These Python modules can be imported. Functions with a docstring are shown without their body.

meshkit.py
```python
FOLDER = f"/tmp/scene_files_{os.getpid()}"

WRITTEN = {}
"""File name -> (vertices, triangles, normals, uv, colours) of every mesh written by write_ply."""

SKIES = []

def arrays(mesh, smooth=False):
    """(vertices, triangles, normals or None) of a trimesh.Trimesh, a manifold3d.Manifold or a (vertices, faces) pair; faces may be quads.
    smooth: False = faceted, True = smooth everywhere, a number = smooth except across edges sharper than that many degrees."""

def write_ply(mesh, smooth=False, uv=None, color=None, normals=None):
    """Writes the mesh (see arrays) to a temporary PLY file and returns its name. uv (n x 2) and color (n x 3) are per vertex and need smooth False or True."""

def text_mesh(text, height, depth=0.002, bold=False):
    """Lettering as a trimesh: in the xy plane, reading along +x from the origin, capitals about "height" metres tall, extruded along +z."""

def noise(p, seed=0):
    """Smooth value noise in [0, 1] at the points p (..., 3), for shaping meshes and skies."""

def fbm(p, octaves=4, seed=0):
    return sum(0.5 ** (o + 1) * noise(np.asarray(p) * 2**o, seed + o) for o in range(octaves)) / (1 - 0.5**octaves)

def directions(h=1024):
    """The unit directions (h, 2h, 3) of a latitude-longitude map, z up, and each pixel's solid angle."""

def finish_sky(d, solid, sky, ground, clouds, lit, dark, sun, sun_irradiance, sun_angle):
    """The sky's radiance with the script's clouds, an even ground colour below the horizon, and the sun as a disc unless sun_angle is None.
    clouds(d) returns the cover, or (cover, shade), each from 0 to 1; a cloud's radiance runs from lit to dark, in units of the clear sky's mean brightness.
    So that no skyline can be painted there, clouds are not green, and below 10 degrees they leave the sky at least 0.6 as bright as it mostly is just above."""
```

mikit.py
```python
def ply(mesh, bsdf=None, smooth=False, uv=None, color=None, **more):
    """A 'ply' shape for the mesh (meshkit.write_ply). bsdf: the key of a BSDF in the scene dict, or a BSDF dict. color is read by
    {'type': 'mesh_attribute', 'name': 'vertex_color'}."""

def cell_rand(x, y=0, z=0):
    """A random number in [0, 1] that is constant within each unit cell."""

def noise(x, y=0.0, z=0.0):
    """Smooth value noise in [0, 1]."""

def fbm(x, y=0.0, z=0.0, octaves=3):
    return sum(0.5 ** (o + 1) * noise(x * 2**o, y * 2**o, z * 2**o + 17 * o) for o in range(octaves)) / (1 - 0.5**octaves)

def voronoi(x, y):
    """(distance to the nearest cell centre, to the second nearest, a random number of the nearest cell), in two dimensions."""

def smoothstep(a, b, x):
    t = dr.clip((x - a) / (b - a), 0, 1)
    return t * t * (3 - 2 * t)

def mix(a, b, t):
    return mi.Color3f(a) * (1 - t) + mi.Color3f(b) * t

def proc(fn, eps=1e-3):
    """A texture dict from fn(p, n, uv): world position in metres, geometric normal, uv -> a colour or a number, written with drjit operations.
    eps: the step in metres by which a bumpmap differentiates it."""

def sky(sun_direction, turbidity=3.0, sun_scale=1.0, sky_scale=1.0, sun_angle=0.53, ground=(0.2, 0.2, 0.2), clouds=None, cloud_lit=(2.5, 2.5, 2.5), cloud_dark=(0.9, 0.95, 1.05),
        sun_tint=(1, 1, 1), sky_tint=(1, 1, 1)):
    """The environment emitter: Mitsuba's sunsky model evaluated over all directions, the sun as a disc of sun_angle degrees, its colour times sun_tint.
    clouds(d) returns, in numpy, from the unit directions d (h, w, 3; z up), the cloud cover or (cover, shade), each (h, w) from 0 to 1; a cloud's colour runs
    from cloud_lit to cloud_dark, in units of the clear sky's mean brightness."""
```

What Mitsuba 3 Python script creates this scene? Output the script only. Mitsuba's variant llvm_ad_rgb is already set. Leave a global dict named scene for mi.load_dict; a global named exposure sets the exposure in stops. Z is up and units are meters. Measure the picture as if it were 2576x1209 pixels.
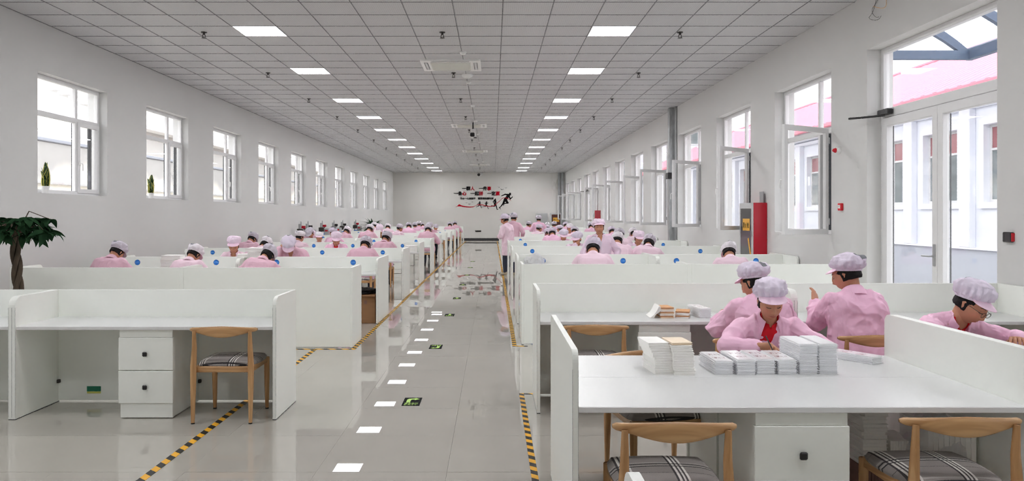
import math, random, json
import numpy as np, trimesh, mitsuba as mi, mikit, meshkit
import drjit as dr
import manifold3d as m3
from shapely.geometry import Polygon, LineString, Point, box as sbox
from shapely.ops import unary_union
from shapely import affinity

T = mi.ScalarTransform4f
scene, labels = {}, {}
random.seed(7)
rng = np.random.default_rng(7)

# ------------------------------------------------------------------ camera, sky, exposure
FOC, CX, CY, EYE = 2005.0, 1240.0, 541.0, 1.51          # pixels of the 2576x1209 frame, metres
scene['camera'] = {'type': 'perspective', 'fov_axis': 'x', 'fov': 2 * math.degrees(math.atan(1288 / FOC)),
                   'principal_point_offset_x': (CX - 1288) / 2576.0 * -1, 'principal_point_offset_y': (604.5 - CY) / 1209.0,
                   'near_clip': 0.05, 'far_clip': 500.0,
                   'to_world': T().look_at(origin=[0, 0, EYE], target=[0, 1, EYE], up=[0, 0, 1])}
scene['sky'] = mikit.sky([0.55, -0.35, 0.75], turbidity=6.0, sun_scale=0.0, sky_scale=1.0, ground=(0.42, 0.42, 0.42),
                         clouds=lambda d: 0.96 + 0.04 * meshkit.fbm(d * 3.0, 3, 5), cloud_lit=(9.8, 9.9, 10.2), cloud_dark=(8.7, 8.85, 9.1))
exposure = 1.47
LAMP = 12.5
SKYK = 1.0

# ------------------------------------------------------------------ helpers
def rgb(r, g, b):
    """sRGB 0..255 to linear"""
    return [((c / 255 + 0.055) / 1.055) ** 2.4 if c > 10 else c / 255 / 12.92 for c in (r, g, b)]

def mat(name, kind='principled', col=None, rough=0.5, **kw):
    if kind == 'principled':
        d = {'type': 'principled', 'base_color': col if isinstance(col, dict) else {'type': 'rgb', 'value': col}, 'roughness': rough, **kw}
    elif kind == 'diffuse':
        d = {'type': 'diffuse', 'reflectance': col if isinstance(col, dict) else {'type': 'rgb', 'value': col}}
    else:
        d = {'type': kind, **kw}
    scene[name] = {'type': 'twosided', 'bsdf': d} if kind not in ('thindielectric', 'dielectric', 'principledthin') else d
    return name

def norm(m):
    if hasattr(m, 'to_mesh'):
        q = m.to_mesh(); return trimesh.Trimesh(q.vert_properties[:, :3], q.tri_verts, process=False)
    return m

def cat(*ms):
    return trimesh.util.concatenate([norm(m) for m in ms])

def box(x0, x1, y0, y1, z0, z1, b=0.0):
    if b <= 0:
        m = trimesh.creation.box((x1 - x0, y1 - y0, z1 - z0))
        m.apply_translation([(x0 + x1) / 2, (y0 + y1) / 2, (z0 + z1) / 2])
        return m
    pts = []
    for x in (x0, x1):
        for y in (y0, y1):
            for z in (z0, z1):
                sx, sy, sz = (b if v == lo else -b for v, lo in ((x, x0), (y, y0), (z, z0)))
                pts += [(x + sx, y + sy, z), (x + sx, y, z + sz), (x, y + sy, z + sz)]
    return trimesh.convex.convex_hull(np.array(pts))

def tube(pts, r, n=8, cap=True):
    """tube along a polyline with radius or radii"""
    p = np.asarray(pts, float); r = np.broadcast_to(r, (len(p),)).astype(float)
    t = np.gradient(p, axis=0); t /= np.linalg.norm(t, axis=1, keepdims=True) + 1e-12
    a = np.array([0, 0, 1.0]) if abs(t[0, 2]) < 0.9 else np.array([1.0, 0, 0])
    vs = []
    for i in range(len(p)):
        a = a - t[i] * a.dot(t[i]); a /= np.linalg.norm(a) + 1e-12
        b = np.cross(t[i], a); ang = np.arange(n) * 2 * np.pi / n
        vs.append(p[i] + r[i] * (np.cos(ang)[:, None] * a + np.sin(ang)[:, None] * b))
    v = np.vstack(vs); f = []
    for i in range(len(p) - 1):
        for k in range(n):
            q = [i * n + k, i * n + (k + 1) % n, (i + 1) * n + (k + 1) % n, (i + 1) * n + k]
            f += [[q[0], q[1], q[2]], [q[0], q[2], q[3]]]
    if cap:
        v = np.vstack([v, p[0], p[-1]]); c0, c1 = len(v) - 2, len(v) - 1; o = (len(p) - 1) * n
        for k in range(n):
            f += [[c0, (k + 1) % n, k], [c1, o + k, o + (k + 1) % n]]
    return trimesh.Trimesh(v, np.array(f), process=False)

def lathe(prof, n=24):
    """revolve (r, z) profile about z"""
    p = np.array(prof, float); ang = np.arange(n) * 2 * np.pi / n
    v = np.stack([p[:, None, 0] * np.cos(ang), p[:, None, 0] * np.sin(ang), np.repeat(p[:, 1:], n, 1)], -1).reshape(-1, 3)
    f = []
    for i in range(len(p) - 1):
        for k in range(n):
            q = [i * n + k, i * n + (k + 1) % n, (i + 1) * n + (k + 1) % n, (i + 1) * n + k]
            f += [[q[0], q[1], q[2]], [q[0], q[2], q[3]]]
    return trimesh.Trimesh(v, np.array(f), process=False)

def extrude(poly, h, M=None):
    gs = [g for g in getattr(poly, 'geoms', [poly]) if g.area > 1e-9]
    m = trimesh.util.concatenate([trimesh.creation.extrude_polygon(g, h, engine='earcut') for g in gs])
    if M is not None:
        m.apply_transform(M)
    return m

def frame4(o, x, y):
    """4x4 with local x, y axes and z = x cross y"""
    M = np.eye(4); M[:3, 0], M[:3, 1], M[:3, 2], M[:3, 3] = x, y, np.cross(x, y), o
    return M

def rotz(a):
    c, s = math.cos(a), math.sin(a); return np.array([[c, -s, 0], [s, c, 0], [0, 0, 1.0]])

def rotx(a):
    c, s = math.cos(a), math.sin(a); return np.array([[1.0, 0, 0], [0, c, -s], [0, s, c]])

def roty(a):
    c, s = math.cos(a), math.sin(a); return np.array([[c, 0, s], [0, 1.0, 0], [-s, 0, c]])

def place(x, y, z, a=0.0, s=1.0):
    return T().translate([x, y, z]) @ T().rotate([0, 0, 1], math.degrees(a)) @ T().scale([s, s, s])

def numbered(key):
    if key not in scene and key not in USED:
        USED.add(key); return key
    k = COUNT.get(key, 1)
    while f'{key}_{k:03d}' in USED or f'{key}_{k:03d}' in scene:
        k += 1
    COUNT[key] = k + 1
    USED.add(f'{key}_{k:03d}')
    return f'{key}_{k:03d}'
USED, COUNT = set(), {}

def tag(key, label=None, category=None, group=None, kind=None):
    d = {k: v for k, v in (('label', label), ('category', category), ('group', group), ('kind', kind)) if v}
    if d:
        labels[key] = {**labels.get(key, {}), **d}
    return key

def thing(name, label, category, group=None, kind=None):
    return tag(numbered(name), label, category, group, kind)

def ply(mesh, bsdf, smooth=False, **kw):
    return mikit.ply(norm(mesh), bsdf, smooth, **kw)

def part(parent, name, shape, bsdf=None, smooth=False, M=None, label=None, kind=None, **kw):
    """shape: a mesh (with bsdf) or a ply dict shared between copies"""
    key = numbered(parent + '__' + name)
    d = dict(shape) if isinstance(shape, dict) else ply(shape, bsdf, smooth, **kw)
    if isinstance(shape, dict) and bsdf:
        d['bsdf'] = {'type': 'ref', 'id': bsdf}
    if M is not None:
        d['to_world'] = M
    scene[key] = d
    return tag(key, label, kind=kind)

def solo(name, shape, bsdf, label, category, group=None, smooth=False, M=None, kind=None, **kw):
    key = thing(name, label, category, group, kind)
    d = dict(shape) if isinstance(shape, dict) else ply(shape, bsdf, smooth, **kw)
    if isinstance(shape, dict) and bsdf:
        d['bsdf'] = {'type': 'ref', 'id': bsdf}
    if M is not None:
        d['to_world'] = M
    scene[key] = d
    return key

def at(px, py, d):
    return np.array([(px - CX) * d / FOC, d, EYE + (CY - py) * d / FOC])

# ------------------------------------------------------------------ materials
P3 = lambda f, **k: mikit.proc(f, **k)
noise, fbm = mikit.noise, mikit.fbm
mat('wall_paint', col=P3(lambda p, n, uv: mikit.mix(rgb(202, 202, 201), rgb(209, 209, 208), fbm(p.x * 0.7 + p.y * 0.6, p.z * 0.7, 3.1))), rough=0.85, specular=0.25)
mat('wall_far_paint', col=P3(lambda p, n, uv: mikit.mix(rgb(224, 222, 218), rgb(190, 187, 180),
    mikit.smoothstep(0.58, 0.75, fbm(p.x * 5, p.z * 1.6, 1)) * mikit.smoothstep(3.3, 3.9, p.x) * mikit.smoothstep(2.2, 3.6, p.z))), rough=0.85, specular=0.25)
mat('ceiling_tile_mat', col=P3(lambda p, n, uv: mikit.mix(rgb(191, 191, 192), rgb(182, 182, 183),
    mikit.smoothstep(0.35, 0.2, dr.sqrt(dr.square(p.x * 40 - dr.floor(p.x * 40) - 0.5) + dr.square(p.y * 40 - dr.floor(p.y * 40) - 0.5))))), rough=0.42, specular=0.4)
mat('ceiling_gap', col=rgb(58, 58, 60), rough=0.7)
mat('floor_tile_mat', 'plastic', diffuse_reflectance=P3(lambda p, n, uv: mikit.mix(rgb(182, 178, 170), rgb(175, 171, 163), fbm(p.x * 2.2, p.y * 2.2, 0.0))), int_ior=1.7)
mat('grout', col=rgb(150, 146, 140), rough=0.8)
mat('laminate', 'roughplastic', diffuse_reflectance={'type': 'rgb', 'value': rgb(245, 248, 242)}, alpha=0.18, int_ior=1.45)
mat('laminate_top', 'roughplastic', diffuse_reflectance={'type': 'rgb', 'value': rgb(225, 226, 226)}, alpha=0.12, int_ior=1.5)
mat('edge_grey', col=rgb(172, 174, 173), rough=0.5)
mat('black_plastic', col=rgb(24, 24, 25), rough=0.35)
mat('dark_metal', col=rgb(62, 60, 58), rough=0.4, metallic=0.6)
mat('steel', col=rgb(178, 180, 182), rough=0.35, metallic=0.9)
mat('galvanised', col=P3(lambda p, n, uv: mikit.mix(rgb(150, 153, 155), rgb(186, 189, 190), fbm(p.x * 25, p.y * 25, p.z * 9))), rough=0.4, metallic=0.7)
mat('white_plastic', col=rgb(232, 232, 231), rough=0.35)
mat('grey_plastic', col=rgb(190, 191, 192), rough=0.4)
mat('vent_grille', col=rgb(214, 213, 206), rough=0.6)
mat('upvc', 'roughplastic', diffuse_reflectance={'type': 'rgb', 'value': rgb(232, 232, 233)}, alpha=0.2, int_ior=1.45)
mat('rubber_seal', col=rgb(58, 62, 66), rough=0.6)
mat('glass', 'thindielectric', int_ior=1.45)
mat('baseboard_dark', 'roughplastic', diffuse_reflectance={'type': 'rgb', 'value': rgb(58, 58, 60)}, alpha=0.1)
mat('red_plastic', col=rgb(200, 24, 40), rough=0.35)
mat('cabinet_red', 'roughplastic', diffuse_reflectance={'type': 'rgb', 'value': rgb(186, 14, 40)}, alpha=0.15)
mat('gold_label', col=rgb(226, 168, 62), rough=0.5)
mat('dark_glass', 'roughplastic', diffuse_reflectance={'type': 'rgb', 'value': rgb(58, 57, 58)}, alpha=0.03)
mat('sticker_blue', col=rgb(22, 104, 196), rough=0.4)
mat('sticker_ring', col=rgb(18, 78, 150), rough=0.4)
mat('sticker_digit', col=rgb(150, 215, 255), rough=0.4)
mat('mural_black', col=rgb(14, 13, 15), rough=0.85, specular=0.1)
mat('mural_red', col=rgb(176, 18, 38), rough=0.8, specular=0.1)
mat('sign_black', col=rgb(26, 29, 28), rough=0.8, specular=0.08)
mat('sign_green', col=rgb(176, 214, 106), rough=0.5)
mat('hazard_tape', col=P3(lambda p, n, uv: mikit.mix(rgb(222, 164, 40), rgb(30, 28, 26), mikit.smoothstep(0.49, 0.51, (lambda q: q - dr.floor(q))((p.y + p.x * 0.9) / 0.145)))), rough=0.5)
mat('hazard_tape_across', col=P3(lambda p, n, uv: mikit.mix(rgb(222, 164, 40), rgb(30, 28, 26), mikit.smoothstep(0.49, 0.51, (lambda q: q - dr.floor(q))((p.x + p.y * 0.9) / 0.145)))), rough=0.5)
def wood_fn(p, n, uv):
    g = fbm(uv.x * 3.0, uv.y * 60.0, 0.0, octaves=3)
    g2 = noise(uv.x * 2.2, uv.y * 160.0)
    return mikit.mix(rgb(210, 168, 120), rgb(176, 128, 82), mikit.smoothstep(0.3, 0.75, g) * 0.7 + 0.3 * g2)
mat('oak', 'roughplastic', diffuse_reflectance=P3(wood_fn), alpha=0.22, int_ior=1.45)
mat('walnut', 'roughplastic', diffuse_reflectance=P3(lambda p, n, uv: mikit.mix(rgb(112, 78, 58), rgb(88, 58, 42), fbm(uv.x * 3.0, uv.y * 60.0, 0.0))), alpha=0.25)
def plaid_fn(p, n, uv):
    def fr(x): return x - dr.floor(x)
    def bands(t, base):
        def line(c, w): return mikit.smoothstep(w, w * 0.7, dr.abs(t - c))
        return line
    u, v = fr(uv.x * 2.0 + 0.12), fr(uv.y * 2.0 + 0.3)
    def line(t, c, w): return dr.select(dr.abs(t - c) < w, 1.0, 0.0)
    weave = 0.5 + 0.5 * noise(uv.x * 420, uv.y * 420)
    col = mikit.mix(rgb(150, 144, 140), rgb(134, 128, 126), weave)
    wh = dr.maximum(line(u, .30, .022), dr.maximum(line(u, .38, .014), line(u, .46, .022)))
    wv = dr.maximum(line(v, .30, .022), line(v, .46, .022))
    bl = dr.maximum(line(u, .255, .02), dr.maximum(line(u, .345, .012), line(u, .42, .012)))
    bv = dr.maximum(line(v, .25, .020), dr.maximum(line(v, .38, .022), line(v, .90, .006)))
    col = mikit.mix(col, rgb(222, 218, 214), dr.maximum(wh, 0.0 * wv) * 0.9)
    col = mikit.mix(col, rgb(206, 202, 198), wv * 0.35)
    col = mikit.mix(col, rgb(40, 38, 42), dr.maximum(bl * 0.85, bv * 0.95))
    return col
mat('plaid', col=P3(plaid_fn), rough=0.9, sheen=0.3)
for nm, c in (('smock_deep', (232, 172, 206)), ('smock_mid', (233, 188, 212)), ('smock_rose', (217, 177, 193)), ('smock_pale', (231, 204, 217)), ('smock_lilac', (224, 200, 218))):
    c = rgb(*c)
    mat(nm, col=c, rough=0.75, sheen=0.4, specular=0.3)
for nm, c in (('cap_lilac', (211, 201, 217)), ('cap_pale', (228, 223, 229)), ('cap_grey', (198, 192, 203)), ('cap_pink', (227, 208, 224)), ('visor_pink', (234, 204, 223))):
    mat(nm, col=rgb(*c), rough=0.7, sheen=0.4, specular=0.3)
mat('mesh_grey', col=rgb(120, 122, 128), rough=0.8)
mat('hair_black', col=rgb(20, 17, 17), rough=0.6, specular=0.2)
mat('skin', col={'type': 'mesh_attribute', 'name': 'vertex_color'}, rough=0.55, specular=0.35)
mat('face_line', col=rgb(58, 36, 30), rough=0.6)
mat('lip', col=rgb(168, 96, 88), rough=0.5)
mat('eye_white', col=rgb(214, 206, 200), rough=0.3)
mat('red_shirt', col=rgb(206, 16, 34), rough=0.8)
mat('navy_cloth', col=rgb(44, 48, 62), rough=0.85)
mat('black_cloth', col=rgb(26, 26, 30), rough=0.85)
mat('shoe_tan', col=rgb(170, 160, 138), rough=0.6)
mat('shoe_dark', col=rgb(40, 38, 40), rough=0.5)
mat('paper', col=rgb(236, 235, 232), rough=0.7)
mat('paper_warm', col=rgb(228, 212, 190), rough=0.7)
mat('kraft', col=rgb(196, 150, 110), rough=0.8)
mat('cardboard', col=P3(lambda p, n, uv: mikit.mix(rgb(150, 112, 78), rgb(136, 100, 70), fbm(p.x * 9, p.y * 9, p.z * 30))), rough=0.85)
mat('tray_white', 'roughplastic', diffuse_reflectance={'type': 'rgb', 'value': rgb(243, 244, 246)}, alpha=0.10, int_ior=1.5)
mat('tray_print', col=P3(lambda p, n, uv: mikit.mix(rgb(214, 212, 214), rgb(140, 112, 116), mikit.smoothstep(0.5, 0.6, noise(uv.x * 14, uv.y * 40)) * mikit.smoothstep(0.40, 0.36, dr.abs(uv.y - 0.5)) * mikit.smoothstep(0.10, 0.06, dr.abs(dr.abs(uv.x - 0.5) - 0.18)))), rough=0.15, clearcoat=0.8)
mat('film', 'thindielectric', int_ior=1.35)
mat('book_brown', col=rgb(122, 92, 84), rough=0.8)
mat('green_label', col=rgb(16, 112, 84), rough=0.5)
mat('yellow_label', col=rgb(206, 206, 110), rough=0.5)
mat('leaf_dark', 'principledthin', base_color=P3(lambda p, n, uv: mikit.mix(rgb(24, 46, 32), rgb(46, 74, 48), fbm(p.x * 14, p.y * 14, p.z * 14))), roughness=0.35, diff_trans=0.25, spec_trans=0.0, eta=1.45)
mat('leaf_snake', col=P3(lambda p, n, uv: mikit.mix(mikit.mix(rgb(40, 66, 40), rgb(96, 122, 84), mikit.smoothstep(0.5, 0.7, noise(uv.x * 3, uv.y * 26))), rgb(206, 200, 110), mikit.smoothstep(0.33, 0.4, dr.abs(uv.x - 0.5)))), rough=0.4)
mat('bark', col=P3(lambda p, n, uv: mikit.mix(rgb(92, 80, 66), rgb(56, 48, 40), fbm(p.x * 30, p.y * 30, p.z * 14))), rough=0.9)
mat('soil', col=rgb(60, 46, 36), rough=0.95)
mat('roof_red', col=rgb(212, 128, 142), rough=0.9, specular=0.05)
mat('ceiling_bar', col=rgb(118, 118, 121), rough=0.45)
mat('insect_screen', col=rgb(52, 56, 60), rough=0.8)
mat('roof_grey', col=rgb(196, 196, 196), rough=0.9)
mat('facade_white', col=rgb(208, 211, 219), rough=0.9)
mat('facade_plinth', col=rgb(162, 166, 176), rough=0.9)
mat('plaster_old', col=P3(lambda p, n, uv: mikit.mix(mikit.mix(rgb(238, 230, 214), rgb(244, 240, 230), fbm(p.y * 1.3, p.z * 1.3, 4.0)), rgb(186, 184, 182),
    mikit.smoothstep(2.35, 2.75, p.z + 1.1 * (fbm(p.y * 0.9, 2.0, 0.0) - 0.5)))), rough=0.95)
mat('window_reflect', 'roughplastic', diffuse_reflectance=P3(lambda p, n, uv: mikit.mix(rgb(128, 138, 140), rgb(82, 90, 92), fbm(p.y * 2.0, p.z * 3.0, 1.0))), alpha=0.03)
mat('red_shutter', col=rgb(138, 84, 88), rough=0.25)
mat('canopy_steel', col=rgb(86, 104, 128), rough=0.45)
mat('ground_concrete', col=P3(lambda p, n, uv: mikit.mix(rgb(176, 174, 170), rgb(158, 156, 152), fbm(p.x * 1.5, p.y * 1.5, 0.0))), rough=0.95)

# ------------------------------------------------------------------ the hall
XL, XR, YB, YF, ZC = -5.89, 4.27, 47.0, -3.2, EYE + 2.513
H = ZC
WT = 0.30                                                   # wall thickness

# floor: base and polished tiles
scene['floor'] = ply(box(XL - WT, XR + WT, YF - WT, YB + WT, -0.30, -0.012), 'grout')
tag('floor', kind='structure')
TS = 0.77
tiles = []
for i in range(-9, 7):
    for j in range(-6, 62):
        x0, y0 = -0.27 + TS * i, 6.23 + TS * (j - 12)
        x1, y1 = min(x0 + TS, XR) - 0.0012, min(y0 + TS, YB) - 0.0012
        x0, y0 = max(x0, XL), max(y0, YF)
        if x1 - x0 > 0.03 and y1 - y0 > 0.03:
            tiles.append((x0, x1, y0, y1))
def tile_mesh(x0, x1, y0, y1):
    m = box(x0, x1, y0, y1, -0.02, 0.0)
    v = m.vertices.copy(); top = v[:, 2] > -0.01
    a, b = rng.normal(0, 0.0006, 2)
    v[top, 2] += (v[top, 0] - (x0 + x1) / 2) * a + (v[top, 1] - (y0 + y1) / 2) * b
    return trimesh.Trimesh(v, m.faces, process=False)
def floor_seen(t):
    x, y = (t[0] + t[1]) / 2, (t[2] + t[3]) / 2
    if y < 3.5: return 1e3 + abs(y)
    inframe = -0.70 * y < x < 0.72 * y
    open_aisle = -1.75 < x < 0.6 or (y < 9.2 and x < 0)
    return y + (0 if inframe else 500) + (0 if open_aisle else 60)
tiles.sort(key=floor_seen)
for t in tiles[:298]:
    part('floor', 'tile', tile_mesh(*t), 'floor_tile_mat')
part('floor', 'tile_field', cat(*[tile_mesh(*t) for t in tiles[298:]]), 'floor_tile_mat', kind='stuff')

# ceiling: slab, lay-in metal tiles with shadow gaps
scene['ceiling'] = ply(box(XL - WT, XR + WT, YF - WT, YB + WT, ZC + 0.016, ZC + 0.25), 'ceiling_gap')
tag('ceiling', kind='structure')
LX = [(-3.48, -2.88), (1.32, 1.92)]
LY = [1.6, 4.6, 7.6, 10.6, 13.6, 17.2, 20.2, 23.2, 26.2, 29.2, 32.2, 35.2, 38.2, 41.8, 44.8]
CS = 0.60
ctiles = []
for i in range(-11, 8):
    for j in range(-24, 62):
        x0, y0 = 0.12 + CS * i, 10.6 + CS * j
        x1, y1 = min(x0 + CS, XR), min(y0 + CS, YB)
        x0, y0 = max(x0, XL), max(y0, YF)
        if x1 - x0 < 0.03 or y1 - y0 < 0.03: continue
        cx, cy = (x0 + x1) / 2, (y0 + y1) / 2
        if any(a < cx < b for a, b in LX) and any(abs(cy - (l + 0.3)) < 0.2 for l in LY): continue
        ctiles.append((x0, x1, y0, y1))
def ctile(x0, x1, y0, y1):
    g = 0.006
    return box(x0 + g, x1 - g, y0 + g, y1 - g, ZC, ZC + 0.018)
ctiles.sort(key=lambda t: (0 if t[3] > 9.2 and -0.66 * t[3] < t[0] and t[1] < 0.68 * t[3] else 500) + t[3])
for t in ctiles[:298]:
    part('ceiling', 'tile', ctile(*t), 'ceiling_tile_mat')
part('ceiling', 'tile_field', cat(*[ctile(*t) for t in ctiles[298:]]), 'ceiling_tile_mat', kind='stuff')

for i in range(-10, 8):
    x = 0.12 + CS * i
    if XL < x < XR: part('ceiling', 'runner', box(x - .004, x + .004, YF, YB, ZC - .0045, ZC + .012), 'ceiling_bar')
for j in range(-23, 61):
    y = 10.6 + CS * j
    if YF < y < YB: part('ceiling', 'cross_bar', box(XL, XR, y - .004, y + .004, ZC - .004, ZC + .0118), 'ceiling_bar')
# walls with openings (built as pieces around the openings, joined into one wall each)
def wall_with_holes(name, xa, xb, holes, m='wall_paint'):
    """side wall in plane x in [xa, xb], holes: (y0, y1, z0, z1)"""
    M = m3.Manifold.cube([xb - xa, YB - YF + 2 * WT, H + 0.25 + 0.3]).translate([xa, YF - WT, -0.3])
    cut = [m3.Manifold.cube([xb - xa + 0.2, h[1] - h[0], h[3] - h[2]]).translate([xa - 0.1, h[0], h[2]]) for h in holes]
    M = M - m3.Manifold.batch_boolean(cut, m3.OpType.Add)
    scene[name] = ply(M, m)
    tag(name, kind='structure')

LW = [(10.31 + 3.24 * k, 12.17 + 3.24 * k, 1.80, 3.385) for k in range(-4, 11)]
RW = [(10.06 + 3.15 * k, 12.08 + 3.15 * k, 1.26, 3.37) for k in list(range(-3, 0)) + list(range(0, 8)) + list(range(9, 12))]
RW = [w for w in RW if not (6.0 < w[0] < 9.9) and w[1] < 6.0 or w[0] > 10.0]
RD = [(6.75, 9.10, 0.0, 3.40), (35.0, 37.3, 0.0, 3.40)]
wall_with_holes('wall_left', XL - WT, XL, LW)
wall_with_holes('wall_right', XR, XR + WT, RW + RD)
scene['wall_back'] = ply(box(XL - WT, XR + WT, YB, YB + WT, -0.3, H + 0.25), 'wall_far_paint'); tag('wall_back', kind='structure')
scene['wall_front'] = ply(box(XL - WT, XR + WT, YF - WT, YF, -0.3, H + 0.25), 'wall_paint'); tag('wall_front', kind='structure')
scene['baseboard_back'] = ply(box(XL, XR, YB - 0.012, YB, 0.0, 0.16, 0.003), 'baseboard_dark'); tag('baseboard_back', kind='structure')

# --- windows
def bar(x0, x1, y0, y1, z0, z1):
    return box(x0, x1, y0, y1, z0, z1, 0.004)

def handle_mesh(s=1.0):
    base = box(-0.012, 0.012, -0.008, 0.008, -0.035, 0.035, 0.004)
    lev = tube([(0, 0.0, 0.0), (0, 0.035, 0.0), (0, 0.045, -0.012), (0, 0.045, -0.11)], [0.009, 0.009, 0.010, 0.008], 8)
    return cat(base, lev)

def window_left(n, y0, y1, z0, z1):
    w = f'window_{n}'; tag(w, kind='structure')
    xi, xo = XL - 0.12, XL - 0.18                          # frame inner / outer face
    fr = 0.055; ym = y0 + 0.645 * (y1 - y0); zt = z0 + 0.675 * (z1 - z0)
    fm = [bar(xo, xi, y0, y0 + fr, z0, z1), bar(xo, xi, y1 - fr, y1, z0, z1), bar(xo, xi, y0, y1, z0, z0 + fr), bar(xo, xi, y0, y1, z1 - fr, z1)]
    part(w, 'frame', cat(*fm), 'upvc')
    part(w, 'transom', bar(xo + 0.002, xi - 0.002, y0 + fr, y1 - fr, zt - 0.035, zt + 0.035), 'upvc')
    part(w, 'mullion', bar(xo + 0.003, xi - 0.003, ym - 0.03, ym + 0.03, z0 + fr, z1 - fr), 'upvc')
    xg = (xi + xo) / 2
    for a, b, c, d in ((y0 + fr, ym - .03, zt + .035, z1 - fr), (ym + .03, y1 - fr, zt + .035, z1 - fr), (y0 + fr, ym - .03, z0 + fr, zt - .035)):
        part(w, 'pane', box(xg - 0.001, xg + 0.001, a, b, c, d).submesh([[i for i, nn in enumerate(box(xg - 0.001, xg + 0.001, a, b, c, d).face_normals) if nn[0] > 0.9]], append=True), 'glass')
    a, b, c, d = ym + 0.012, y1 - 0.028, z0 + 0.03, zt - 0.012
    s = 0.062; x2 = xi + 0.016
    sash = part(w, 'sash', cat(bar(xi - 0.03, x2, a, a + s, c, d), bar(xi - 0.03, x2, b - s, b, c, d), bar(xi - 0.03, x2, a, b, c, c + s), bar(xi - 0.03, x2, a, b, d - s, d)), 'upvc')
    g = box(xi - 0.011, xi - 0.009, a + s, b - s, c + s, d - s)
    part(sash, 'pane', g.submesh([[i for i, nn in enumerate(g.face_normals) if nn[0] > 0.9]], append=True), 'glass')
    hm = handle_mesh(); hm.apply_transform(frame4([x2 + 0.004, a + s / 2, (c + d) / 2], [0, -1, 0], [1, 0, 0]) if False else frame4([x2 + 0.006, a + s / 2, c + 0.42 * (d - c)], [0, 1, 0], [1, 0, 0]) @ np.diag([1, 1, -1, 1.0]))
    part(sash, 'handle', hm, 'white_plastic', smooth=40)
    part(w, 'insect_screen_frame', cat(bar(xo - 0.03, xo - 0.004, b - s - 0.10, b - s - 0.015, c, d), bar(xo - 0.03, xo - 0.004, a, a + 0.03, c, d)), 'rubber_seal')
for n, (a, b, c, d) in enumerate(LW):
    window_left(n + 1, a, b, c, d)

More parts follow.
